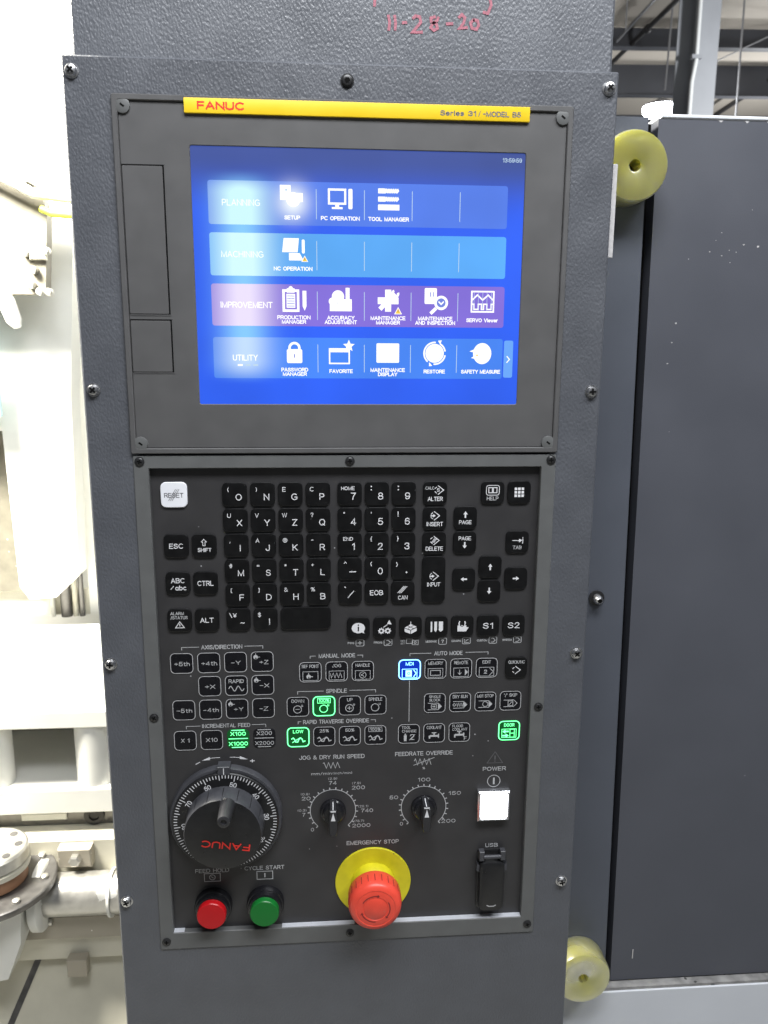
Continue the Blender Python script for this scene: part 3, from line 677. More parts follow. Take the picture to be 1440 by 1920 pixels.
M_sdim = mat('screen_pale', (0.02, 0.02, 0.02), 0.35, emit=(0.62, 0.82, 1.0), strength=0.85)
M_sblue = mat('screen_icon_blue', (0.02, 0.02, 0.02), 0.35, emit=(0.16, 0.22, 0.72), strength=1.0)
M_sorange = mat('screen_orange', (0.02, 0.02, 0.02), 0.35, emit=(1.0, 0.62, 0.05), strength=1.0)
M_sbtn = mat('screen_button', (0.02, 0.02, 0.02), 0.35, emit=(0.13, 0.38, 0.95), strength=1.0)
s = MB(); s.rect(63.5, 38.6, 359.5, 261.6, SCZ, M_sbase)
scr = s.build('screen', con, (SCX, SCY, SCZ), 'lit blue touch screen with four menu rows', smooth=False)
SL = (SCX, SCY, SCZ)
def sp_(mb, name, lab=None): return mb.build(name, scr, SL, lab, smooth=False)
RT = (67.0, 110.5, 154.1, 200.8); RH = 36.6
for i, y in enumerate(RT):
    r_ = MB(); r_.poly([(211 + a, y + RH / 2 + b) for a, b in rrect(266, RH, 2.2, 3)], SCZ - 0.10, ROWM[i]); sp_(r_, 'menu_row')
    for x in (172.5, 215.1, 257.8, 300.9):
        dv = MB(); dv.rect(x - 0.28, y + 6, x + 0.28, y + RH - 5.5, SCZ - 0.2, M_sdim); sp_(dv, 'row_divider')
    t = MB(); nm, w = (('PLANNING', 33), ('MACHINING', 37), ('IMPROVEMENT', 46.5), ('UTILITY', 22.5))[i]
    t.text(nm, 106.5 if i != 2 else 109, y + 18.2, 5.4, SCZ - 0.2, M_stext, w=w, bold=0.0 if i < 2 else 0.012)
    if i == 3:
        for k in range(3): t.rect(99.5 + k * 7, y + 24, 104 + k * 7, y + 25.6, SCZ - 0.2, M_stext if k == 0 else M_sdim)
    sp_(t, 'category_name')
IX = (151.2, 193.7, 236.8, 280.3, 323.9)
ZI = SCZ - 0.2; ZJ = SCZ - 0.3
def P_(mb, pts, cx, cy, m=None, z=None): mb.poly([(cx + a, cy + b) for a, b in pts], ZI if z is None else z, m or M_stext)
def S_(mb, pts, cx, cy, w, m=None, z=None, closed=False): mb.stroke([(cx + a, cy + b) for a, b in pts], w, ZI if z is None else z, m or M_stext, closed)
def warn(mb, cx, cy, s=3.4):
    mb.poly([(cx, cy - s), (cx + s, cy + s * .8), (cx - s, cy + s * .8)], ZI - 0.12, M_stext)
    mb.poly([(cx, cy - s * .72), (cx + s * .72, cy + s * .66), (cx - s * .72, cy + s * .66)], ZI - 0.16, M_sorange)
    mb.rect(cx - .3, cy - s * .3, cx + .3, cy + s * .25, ZI - 0.2, M_dkprint)
def ic_setup(b, x, y):
    b.rect(x - 10.5, y - 10.5, x - 1, y + 2, ZI, M_stext); b.disc(x + 1, y + 1.5, 6.2, ZI - .03, M_stext); b.rect(x + 3, y - 4, x + 9.5, y + 3.5, ZI - .06, M_stext)
    b.disc(x - 5, y - 6.5, 1, ZI - .1, M_sdim)
def ic_pc(b, x, y):
    S_(b, [(-10, -7.5), (4.4, -7.5), (4.4, 4.2), (-10, 4.2)], x, y, 1.8, closed=True); b.rect(x - 4.5, y + 5.3, x - 1, y + 7, ZI, M_stext); b.rect(x - 7.5, y + 7.1, x + 2, y + 8.8, ZI, M_stext)
    b.slab(x + 9, y + .2, 3.6, 17, 1, ZI, ZI + .02, M_stext, .01)
def ic_tools(b, x, y):
    for k in range(3):
        yy = y - 7.2 + k * 6.9
        if k < 2:
            b.rect(x - 9.5, yy - 2.1, x - 3, yy + 2.1, ZI, M_stext)
            n = 6; top = [(x - 3 + 12.2 * i / (2 * n), yy - (2.3 if i % 2 else 1.1) * (1 if i < 2 * n else 0)) for i in range(2 * n + 1)]
            bot = [(x - 3 + 12.2 * i / (2 * n), yy + (1.1 if i % 2 else 2.3) * (1 if i < 2 * n else 0)) for i in range(2 * n + 1)]
            b.poly(top + bot[::-1], ZI - 0.01, M_stext)
        else: b.rect(x - 9.5, yy - 2.4, x + 9.5, yy + 2.4, ZI, M_stext)
def ic_nc(b, x, y):
    P_(b, [(-8, -9.5), (5.5, -9.5), (4.2, 2.5), (-9.5, 2.5)], x, y); b.slab(x + 9.3, y - 2.5, 2.6, 12, 1.2, ZI, ZI + .02, M_stext, .01)
    P_(b, [(-3.5, 3.2), (6, 3.2), (9.5, 9.5), (-3.5, 9.5)], x, y, z=ZI - .02); warn(b, x + 10.5, y + 8.2, 3.0)
def ic_clip(b, x, y):
    S_(b, [(-9, -8), (4, -8), (4, 9.5), (-9, 9.5)], x, y, 2.2, closed=True); b.rect(x - 6, y - 10, x + 1, y - 6.2, ZI - .02, M_stext); b.disc(x - 2.5, y - 10, 1.9, ZI - .04, M_stext)
    b.rect(x - 6.4, y - 5.2, x + 1.4, y + 7, ZI, M_stext)
    for k in range(5): b.rect(x - 5.8, y - 3.6 + k * 2.2, x + .8, y - 3.0 + k * 2.2, ZI - .05, M_sblue)
    P_(b, [(8, -8), (11.5, -8), (11.5, 5.5), (9.8, 9.5), (8, 5.5)], x, y)
def ic_acc(b, x, y):
    b.rect(x - 10, y - 1, x + 10, y + 9.6, ZI, M_stext); b.disc(x - 2.5, y - 3.2, 5.6, ZI - .02, M_stext); b.rect(x + 4.4, y - 11, x + 8, y - 1, ZI - .04, M_stext)
    b.disc(x - 7.5, y + 1, 3.4, ZI - .05, M_stext); b.rect(x - 3, y + 2.0, x - 2.2, y + 2.8, ZI - .1, M_sblue)
def ic_wrench(b, x, y):
    b.rect(x - 9.5, y - 3, x + 9.5, y + 3, ZI, M_stext); b.rect(x - 2.8, y - 9.8, x + 2.8, y + 9.6, ZI - .02, M_stext)
    S_(b, [(-7.5, 7.5), (6, -6.5)], x, y, 4.0, z=ZI - .04); b.ring(x + 6.4, y - 6.2, 1.6, 3.8, ZI - .06, M_stext, 14, -20, 250); warn(b, x + 9.2, y + 9, 3.6)
def ic_insp(b, x, y):
    b.slab(x - 4.5, y - 4.6, 11.2, 14, 1, ZI, ZI + .02, M_stext, .01); b.rect(x - 5.2, y - 8, x - 4.4, y - 4, ZI - .03, M_sblue); b.rect(x - 2.6, y - 8, x - 1.8, y - 4, ZI - .03, M_sblue)
    b.disc(x + 5.2, y + 1.4, 6.4, ZI - .04, M_stext); b.disc(x + 5.2, y + 1.4, 4.1, ZI - .06, M_sblue); S_(b, [(2.8, .2), (5.2, 2.6), (7.6, .2)], x, y, 1.2, z=ZI - .1)
    S_(b, [(.6, 6.2), (-4.5, 11)], x, y, 3.0, z=ZI - .05)
def ic_servo(b, x, y):
    S_(b, [(-10.2, -9), (10.2, -9), (10.2, 9), (-10.2, 9)], x, y, 1.4, closed=True)
    S_(b, [(-9.6, -1.5), (-5, -6), (0, -1.5), (5, -6), (9.6, -1.5)], x, y, 1.3, z=ZI - .02)
    S_(b, [(-9.6, 2.2), (-8, 2.2), (-8, 6.8), (-4, 6.8), (-4, 2.2), (-1, 2.2), (-1, 6.8), (1, 6.8), (1, 2.2), (4, 2.2), (4, 6.8), (8, 6.8), (8, 2.2), (9.6, 2.2)], x, y, 1.2, z=ZI - .02)
    for k in range(-2, 3): b.rect(x + k * 4 - .2, y - 8, x + k * 4 + .2, y + 8, ZI - .04, M_sdim)
def ic_lock(b, x, y):
    b.slab(x, y + 3.2, 14, 12.5, 1.4, ZI, ZI + .02, M_stext, .01); b.ring(x, y - 4, 3.4, 5.6, ZI - .02, M_stext, 16, 180, 360)
    b.rect(x - 5.6, y - 4, x - 3.4, y - 2.6, ZI - .03, M_stext); b.rect(x + 3.4, y - 4, x + 5.6, y - 2.6, ZI - .03, M_stext); b.rect(x - .5, y + 1.4, x + .5, y + 4.6, ZI - .05, M_sblue)
def ic_fav(b, x, y):
    S_(b, [(-10.5, -3.5), (7.5, -3.5), (7.5, 9.6), (-10.5, 9.6)], x, y, 1.3, closed=True); b.rect(x - 10, y - 4, x + 7, y - .5, ZI - .02, M_stext)
    P_(b, [((5.6 if i % 2 == 0 else 2.5) * math.sin(math.pi * i / 5) + 7.2, -(5.6 if i % 2 == 0 else 2.5) * math.cos(math.pi * i / 5) - 6.2) for i in range(10)], x, y, z=ZI - .05)
def ic_disp(b, x, y): b.slab(x, y, 21, 17.5, 1, ZI, ZI + .02, M_stext, .01)
def ic_rest(b, x, y):
    b.disc(x, y, 8.6, ZI, M_stext, 28); b.ring(x, y, 9.2, 10.6, ZI - .02, M_stext, 20, 10, 95); b.ring(x, y, 9.2, 10.6, ZI - .02, M_stext, 20, 130, 275); b.ring(x, y, 6.3, 6.7, ZI - .05, M_sdim, 28); b.ring(x, y, 9.2, 10.6, ZI - .02, M_stext, 12, 300, 350)
    S_(b, [(-1.5, -1.6), (0, 0), (2.6, -.8)], x, y, .4, M_sdim, ZI - .08)
    P_(b, [(3, -11.5), (6.5, -11.8), (5, -8)], x, y, z=ZI - .06); P_(b, [(-5, 11.8), (-2, 11.4), (-5, 8)], x, y, z=ZI - .06)
def ic_face(b, x, y):
    b.disc(x + 1, y, 8.6, ZI, M_stext, 24, 1.12); P_(b, [(-11, -2), (-5, -4.5), (-5, -.5)], x, y, z=ZI - .02); P_(b, [(-9.5, 4), (-5, 1.5), (-5, 5)], x, y, z=ZI - .02)
    b.disc(x - 3.8, y + 1.6, .8, ZI - .05, M_sorange); S_(b, [(1, 3), (4, -2)], x, y, .35, M_sdim, ZI - .05)
ICONS = [[(ic_setup, ['SETUP'], [14]), (ic_pc, ['PC OPERATION'], [34.5]), (ic_tools, ['TOOL MANAGER'], [36.5])],
         [(ic_nc, ['NC OPERATION'], [34.5])],
         [(ic_clip, ['PRODUCTION', 'MANAGER'], [30, 22]), (ic_acc, ['ACCURACY', 'ADJUSTMENT'], [25, 29.5]), (ic_wrench, ['MAINTENANCE', 'MANAGER'], [32, 22]), (ic_insp, ['MAINTENANCE', 'AND INSPECTION'], [32, 37]), (ic_servo, ['SERVO Viewer'], [29.5])],
         [(ic_lock, ['PASSWORD', 'MANAGER'], [24.5, 22]), (ic_fav, ['FAVORITE'], [21.5]), (ic_disp, ['MAINTENANCE', 'DISPLAY'], [32, 18]), (ic_rest, ['RESTORE'], [20]), (ic_face, ['SAFETY MEASURE'], [37])]]
for i, rw in enumerate(ICONS):
    for j, (fn, cap, ws) in enumerate(rw):
        b = MB(); fn(b, IX[j], RT[i] + 13.4); sp_(b, 'menu_icon')
        c = MB()
        for k, (t_, w_) in enumerate(zip(cap, ws)):
            c.text(t_, IX[j], RT[i] + 30.0 + (k * 3.9 - 1.2 * (len(cap) > 1)), 3.5, SCZ - 0.22 - .05 * k, M_stext, w=w_, bold=0.03)
        sp_(c, 'menu_caption')
ab = MB(); ab.poly([(349.6 + a, 219.2 + b) for a, b in rrect(8.6, 34, 1.6, 3)], SCZ - 0.12, M_sbtn)
ab.stroke([(348.2, 216.4), (350.8, 219.4), (348.2, 222.4)], 0.9, SCZ - 0.2, M_stext); sp_(ab, 'next_page_button')
ck = MB(); ck.text('13:59:59', 347.0, 45.4, 3.6, SCZ - 0.2, M_sdim, w=17.5, bold=0.01); sp_(ck, 'clock_readout')

# ---- operator panel: frame, film-covered plate
fr = MB()
fr.frame((1.0, 308.6, 399.5, 832), (14.8, 320.5, 385.5, 812.5), 1.5, 0.8, -1.4, 8.0, M_frame, bev=0.6)
frm = fr.build('panel_frame', con, (200, 570, 0), 'smooth grey metal frame around the keypad')
for a, b in ((15.2, 26), (128, 205), (246, 385)):
    lp = MB(); lp.loops([[(x, 812.4, -0.6), (x, 811.6, 4.8), (x, 812.45, 4.8)] for x in (a, b)], M_lip)
    lp.build('bottom_lip', frm, label='pale lip along the frame bottom, overhead light put into its colour', smooth=False)
for x, y in ((7, 314), (201.5, 314.2), (394.7, 314), (7.3, 569), (393.6, 568.4), (7.4, 822.5), (200, 822), (392.6, 821.5)):
    o = place('frame_screw', SFRM, frm, (x, y, -1.4)); o.rotation_euler = (0, random.uniform(0, 3), 0)
pl = MB(); pl.box(12, 318, 5.0, 388, 815, 7.6, M_plate)
plate = pl.build('operator_plate', con, (200, 566, 5), 'dark film-covered plate carrying keys and printed headings', smooth=False)
ZP = 4.86
def heading(t, x, y, h, w, m=None, lines=None):
    b = MB(); b.text(t, x, y, h, ZP, m or M_print, w=w, bold=0.012)
    for ln in (lines or []): b.stroke(ln, 0.55, ZP, m or M_print)
    return b.build('printed_heading', plate, smooth=False)
def br(xl, xt0, xt1, xr, y, d=3.0): return [[(xl, y + d), (xl, y), (xt0, y)], [(xt1, y), (xr, y), (xr, y + d)]]
heading('AXIS/DIRECTION', 75, 498.9, 4.4, 40, lines=br(36, 53, 97, 115, 498.6))
heading('INCREMENTAL FEED', 76.5, 582.4, 4.2, 48, lines=br(37, 51, 102, 116, 582.2))
heading('MANUAL MODE', 188.3, 510.6, 4.4, 36.5, lines=br(161.5, 167, 208.5, 214, 510.6, 2.6))
heading('SPINDLE', 187.6, 548.2, 4.4, 21, lines=br(148.5, 174.5, 200.5, 227, 548.0))
heading('RAPID TRAVERSE OVERRIDE', 187, 581.2, 4.4, 67, lines=br(148.5, 151.8, 222.2, 227, 580.6, 2.6))
heading('AUTO MODE', 300.5, 510.6, 4.4, 29, lines=br(261.5, 283, 318, 341, 510.2, 2.6) + [[(261.3, 538.6), (261.3, 583.8)]])
heading('JOG & DRY RUN SPEED', 182.5, 620.4, 4.6, 67)
heading('FEEDRATE OVERRIDE', 277.4, 619.6, 4.6, 60)
heading('POWER', 351.8, 639.6, 4.6, 24.5)
heading('USB', 351.7, 728.6, 4.6, 13.5)
heading('EMERGENCY STOP', 224.6, 719.6, 4.6, 55)
heading('FEED HOLD', 56.6, 745.3, 4.6, 35)
heading('CYCLE START', 110.8, 744.4, 4.6, 41.5)
b = MB(); b.stroke([(168.5 + i * 2.35, 626.5 + (0 if i % 2 else 6.6)) for i in range(9) ] and [(173, 627.5)] + [(174.3 + i * 2.3, 626.6 if i % 2 == 0 else 633) for i in range(8)], 0.6, ZP, M_print)
b.text('mm/min', 171.5, 638.8, 3.2, ZP, M_print, w=21, bold=0.008); b.text('(inch/min)', 193, 638.8, 2.6, ZP, M_print, w=20, bold=0.008); b.build('printed_symbol', plate, smooth=False)
b = MB(); b.stroke([(267.3, 628)] + [(268.6 + i * 2.35, 625.6 if i % 2 == 0 else 632.6) for i in range(8)], 0.6, ZP, M_print); b.stroke([(266.5, 632.8), (288.4, 624.6)], 0.6, ZP - .05, M_print)
b.text('%', 277.4, 636.3, 2.8, ZP, M_print); b.build('printed_symbol', plate, smooth=False)
b = MB(); b.stroke([(352, 620.4), (360.2, 633), (343.8, 633)], 0.6, ZP, M_printd, True); b.rect(351.4, 624.6, 352.6, 629.4, ZP, M_printd); b.disc(352, 631, .7, ZP, M_printd, 8); b.build('printed_symbol', plate, smooth=False)
b = MB(); b.ring(351.6, 653.6, 6.3, 7.0, ZP, M_print, 32); b.rect(350.7, 649.8, 352.5, 657.4, ZP, M_print); b.build('printed_symbol', plate, smooth=False)
for x in (56.5, 111):
    b = MB(); yy = 753.2; b.stroke([(x - 8.2, yy - 4.6), (x + 8.2, yy - 4.6), (x + 8.2, yy + 4.6), (x - 8.2, yy + 4.6)], 0.7, ZP, M_print, True)
    if x < 80: b.ring(x, yy, 2.6, 3.3, ZP, M_print, 20); b.stroke([(x - 1.2, yy - 1), (x + 1.2, yy + 1)], .6, ZP - .03, M_print)
    else: b.rect(x - .6, yy - 2.4, x + .6, yy + 2.4, ZP, M_print)
    b.build('printed_symbol', plate, smooth=False)
for i, t in enumerate(('POS', 'PROG', 'OFS/SET', 'MESSAGE', 'GRAPH', 'CUSTOM', 'SYSTEM')):
    x = 209.5 + 26.05 * i; b = MB(); y = 497.8
    if i == 2:
        b.text('OFS', x - 7.6, y - 1.2, 1.8, ZP, M_print, w=4.2); b.text('SET', x - 7.6, y + 1.6, 1.8, ZP, M_print, w=4.2)
        b.stroke([(x - 4, y - 3), (x + 2.4, y - 3), (x + 2.4, y + 1.6), (x - 4, y + 1.6)], .5, ZP, M_print, True); b.stroke([(x + 2, y - 1.6), (x + 8, y - 1.6), (x + 8, y + 3), (x + 2, y + 3)], .5, ZP - .02, M_print, True); b.ring(x + 5, y + .7, .8, 1.4, ZP, M_print, 10)
    else:
        w_ = (6.5, 8.5, 0, 11.5, 9.5, 10.5, 9.5)[i]; b.text(t, x - 10.4, y, 2.2, ZP, M_print, w=w_, bold=0.02, align='L')
        qx = x - 10.4 + w_ + 5.6; b.stroke([(qx + a, y + c) for a, c in rrect(8, 6.6, 1.2, 2)], .55, ZP, M_print, True)
        if i == 0: b.stroke([(qx - 2.4, y), (qx + 2.4, y)], .6, ZP, M_print); b.stroke([(qx, y - 2.2), (qx, y + 2.2)], .6, ZP - .03, M_print)
        elif i == 3: b.text('?', qx, y, 3.8, ZP, M_print, bold=.02)
        elif i == 4: b.stroke([(qx - 2, y - 2), (qx - 2, y + 2), (qx + 2.6, y + 2)], .5, ZP, M_print); b.stroke([(qx - 1, y + .8), (qx + .4, y - .6), (qx + 2.2, y - 1.6)], .5, ZP, M_print)
        else: b.stroke([(qx - 1.8, y - 2), (qx + .4, y - 2), (qx + 2.4, y), (qx + .4, y + 2), (qx - 1.8, y + 2)], .6, ZP, M_print)
    b.build('key_caption', plate, smooth=False)

# ---- keys
_KM = {}
def key_mesh(w, h, m, zf=3.0, r=5.0):
    k = (w, h, m.name, zf)
    if k not in _KM:
        b = MB(); b.slab(0, 0, w, h, r, zf - 5.0, -0.02, m, 0.6, 4); _KM[k] = b.mesh('key', (0, 0, 0), True, 18)
    return _KM[k]
def legend(key, b, x, y): return b.build('legend', key, (x, y, 2.9), smooth=False)
KX = {0: 35.8, 1: 62.0, 2: 92.4, 3: 118.6, 4: 144.8, 5: 171.0, 6: 201.3, 7: 227.4, 8: 253.4, 9: 283.7, 10: 313.8, 11: 340.0, 12: 366.0}
KY = (346.2, 371.2, 395.8, 420.7, 445.3, 470.4)
ZK = 2.86
def key(x, y, w=23.4, h=23.0, m=None, lab=None): return place('key', key_mesh(w, h, m or M_key), con, (x, y, 5.0), lab)
LET = ['( O', ') N', 'E G', 'C P', 'U X', 'V Y', 'W Z', '? Q', ', I', 'A J', '@ K', '- R', '# M', '= S', '* T', '+ L', '[ F', '] D', '& H', '% B', '¥ ~', '$ !']
for i, sm in enumerate(LET):
    a, c = sm.split(' '); x = KX[2 + i % 4]; y = KY[i // 4]; k = key(x, y); b = MB()
    b.text(c, x + 3.8, y + 2.6, 6.3, ZK, M_white, bold=0.006)
    if a == '¥': b.text('\\', x - 7.4, y - 4.4, 5, ZK, M_white); b.text('¥', x - 3.4, y - 4.4, 4.4, ZK, M_white, bold=.01)
    else: b.text(a, x - 5.8, y - 4.6, 4.3, ZK, M_white, bold=0.006)
    legend(k, b, x, y)
k = key(157.8, KY[5], 49.2, 23.0, None, 'wide blank black space key')
NUM = [('HOME', '7'), (':', '8'), (';', '9'), ('"', '4'), ("'", '5'), ('|', '6'), ('END', '1'), ('{', '2'), ('}', '3'), ('^', '_'), ('<', '0'), ('>', '.'), ('`', '/'), ('', 'EOB'), ('', 'CAN')]
for i, (a, c) in enumerate(NUM):
    x = KX[6 + i % 3]; y = KY[i // 3]; k = key(x, y); b = MB()
    if c == 'EOB': b.text(c, x, y, 5.2, ZK, M_white, w=13)
    elif c == 'CAN':
        b.text(c, x, y + 5.4, 4.2, ZK, M_white, w=9.5)
        for d in (-1.6, 0, 1.6): b.stroke([(x - 3.6 + d, y + .8), (x + 2.6 + d, y - 6.2)], .7, ZK, M_white)
    elif c == '_': b.rect(x - .4, y + 2.4, x + 6, y + 3.4, ZK, M_white); b.text('^', x - 4.4, y - 5.2, 4.6, ZK, M_white)
    elif c == '.': b.disc(x + 3.4, y + 4.2, .9, ZK, M_white, 10); b.text(a, x - 6, y - 3.8, 4.8, ZK, M_white)
    elif c == '/': b.stroke([(x - 2, y + 4.6), (x + 4, y - 2.4)], .8, ZK, M_white); b.text('`', x - 4.6, y - 4.4, 5, ZK, M_white)
    else:
        b.text(c, x + 3.6, y + 2.5, 6.9, ZK, M_white, bold=.004)
        if len(a) > 1: b.text(a, x - 1.6, y - 5.2, 3.6, ZK, M_white, w=13 if a == 'HOME' else 9.5)
        elif a in ':;': b.disc(x - 5.4, y - 6.8, .7, ZK, M_white, 8); b.disc(x - 5.4, y - 3.6, .7, ZK, M_white, 8)
        else: b.text(a, x - 5.4, y - 4.8, 4.6, ZK, M_white)
    legend(k, b, x, y)
def arrow(b, x, y, ang, s=1.0, m=None, z=None):
    ca, sa = math.cos(R(ang)), math.sin(R(ang))
    pts = [(-3.4, -.8), (.2, -.8), (.2, -2.3), (3.4, 0), (.2, 2.3), (.2, .8), (-3.4, .8)]
    b.poly([(x + (px * ca - py * sa) * s, y + (px * sa + py * ca) * s) for px, py in pts], ZK if z is None else z, m or M_white)
x, y = 35.9, 346.2
k = key(x, y, 24.6, 24.2, M_reset, 'white square RESET key'); b = MB(); b.text('RESET', x, y + .4, 4.6, ZK, M_dkprint, w=18)
for d in (-1.6, 0, 1.6): b.stroke([(x - 3.5 + d, y + 5.6), (x + 3.5 + d, y - 5.4)], .45, ZK - .04, M_dkprint)
legend(k, b, x, y)
for t, c, r in (('ESC', 0, 395.8), ('SHIFT', 1, 395.9), ('ABC', 0, 432.8), ('CTRL', 1, 433.0), ('ALARM', 0, 470.2), ('ALT', 1, 470.4)):
    x = KX[c]; y = r; k = key(x, y); b = MB()
    if t == 'SHIFT':
        b.text(t, x + .4, y + 4, 4, ZK, M_white, w=13); b.stroke([(x, y - 6.6), (x + 2.4, y - 3.9), (x + 1.1, y - 3.9), (x + 1.1, y - .3), (x - 1.1, y - .3), (x - 1.1, y - 3.9), (x - 2.4, y - 3.9)], .55, ZK, M_white, True)
    elif t == 'ABC': b.text('ABC', x, y - 2.8, 5, ZK, M_white, w=13); b.text('abc', x + 2.6, y + 4.4, 5, ZK, M_white, w=10.6); b.stroke([(x - 7, y + 6), (x - 4, y + 2.4)], .55, ZK, M_white)
    elif t == 'ALARM':
        b.text('ALARM', x - 2.2, y - 7.2, 3.3, ZK, M_print, w=13); b.text('/STATUS', x - .4, y - 2.9, 3.3, ZK, M_print, w=16.4)
        b.stroke([(x, y + 1.2), (x + 4.2, y + 7.4), (x - 4.2, y + 7.4)], .7, ZK, M_white, True); b.rect(x - .4, y + 3, x + .4, y + 6, ZK, M_white)
    else: b.text(t, x, y, 5, ZK, M_white, w=13.2 if t != 'CTRL' else 15.4)
    legend(k, b, x, y)
def diamond(b, x, y, s=4.6, m=None, z=None):
    b.stroke([(x - s * .25, y - s), (x + s, y), (x - s * .25, y + s)], .75, ZK if z is None else z, m or M_white); b.stroke([(x - s * .5, y - s * .72), (x - s * .95, y - s * .3)], .7, ZK if z is None else z, m or M_white); b.stroke([(x - s * .95, y + s * .3), (x - s * .5, y + s * .72)], .7, ZK if z is None else z, m or M_white)
for t, y in (('ALTER', 346.3), ('INSERT', 371.2), ('DELETE', 395.8), ('INPUT', 432.9)):
    x = KX[9]; k = key(x, y, 23.2, 23.0 if t != 'INPUT' else 47.6); b = MB()
    b.text(t, x + .2, y + 5.6 if t != 'INPUT' else y + 4.8, 4.2, ZK, M_white, w={'ALTER': 14.6, 'INSERT': 16.2, 'DELETE': 17, 'INPUT': 13.2}[t])
    dy = -2.6 if t != 'INPUT' else -3.6
    if t == 'ALTER':
        diamond(b, x + 3.8, y - 3, 4.4); b.text('CALC', x - 5.2, y - 5.0, 3.2, ZK, M_print, w=8.6); b.text('S', x + 3.0, y - 3, 3.6, ZK, M_white)
    else:
        diamond(b, x + .4, y + dy, 4.4)
        if t == 'DELETE':
            for d in (-1.2, 0, 1.2): b.stroke([(x - 1.6 + d, y + dy + 2.2), (x + 1.4 + d, y + dy - 2)], .6, ZK - .04, M_white)
        else: arrow(b, x - 1.6, y + dy, 0, .75, z=ZK - .04)
    legend(k, b, x, y)
for t, x, y in (('HELP', 340.0, 346.3), ('GRID', 366.0, 346.1), ('PU', 313.8, 370.9), ('PD', 313.8, 395.6), ('TAB', 366.1, 395.8), ('U', 339.9, 420.7), ('L', 313.8, 432.9), ('Rr', 366.1, 432.9), ('Dn', 339.6, 445.3)):
    k = key(x, y, 22.8, 22.6); b = MB()
    if t == 'HELP':
        b.stroke([(x + a, y - 2.4 + c) for a, c in rrect(12.6, 9.6, 2, 3)], .6, ZK, M_white, True); b.stroke([(x - 4, y - 5), (x - .5, y - 5), (x - .5, y), (x - 4, y)], .8, ZK, M_white, True); b.stroke([(x + .5, y - 5), (x + 4, y - 5), (x + 4, y), (x + .5, y)], .8, ZK, M_white, True)
        b.text('HELP', x, y + 5.6, 3.7, ZK, M_print, w=11.4)
    elif t == 'GRID':
        for i in range(3):
            for j in range(3): b.rect(x - 4.6 + i * 3.4, y - 4.7 + j * 3.4, x - 2.1 + i * 3.4, y - 2.2 + j * 3.4, ZK, M_white)
    elif t == 'PU': arrow(b, x, y - 3.2, -90, .95); b.text('PAGE', x, y + 4.4, 4, ZK, M_white, w=12.4)
    elif t == 'PD': arrow(b, x, y + 2.8, 90, .95); b.text('PAGE', x, y - 4.2, 4, ZK, M_white, w=12.4)
    elif t == 'TAB':
        b.stroke([(x - 5.2, y - 1.6), (x + 1.6, y - 1.6)], .7, ZK, M_white); b.poly([(x + 1.6, y - 3.6), (x + 4.8, y - 1.6), (x + 1.6, y + .4)], ZK, M_white); b.rect(x + 5, y - 5, x + 5.7, y + 1.6, ZK, M_white); b.text('TAB', x, y + 5.4, 3.6, ZK, M_print, w=8.8)
    else: arrow(b, x, y, {'U': -90, 'L': 180, 'Rr': 0, 'Dn': 90}[t], .95)
    legend(k, b, x, y)
def gear(b, x, y, r): b.poly([(x + (r if (i // 2) % 2 == 0 else r * .76) * math.cos(2 * math.pi * i / 32), y + (r if (i // 2) % 2 == 0 else r * .76) * math.sin(2 * math.pi * i / 32)) for i in range(32)], ZK, M_white); b.disc(x, y, r * .38, ZK - .04, M_key, 12)
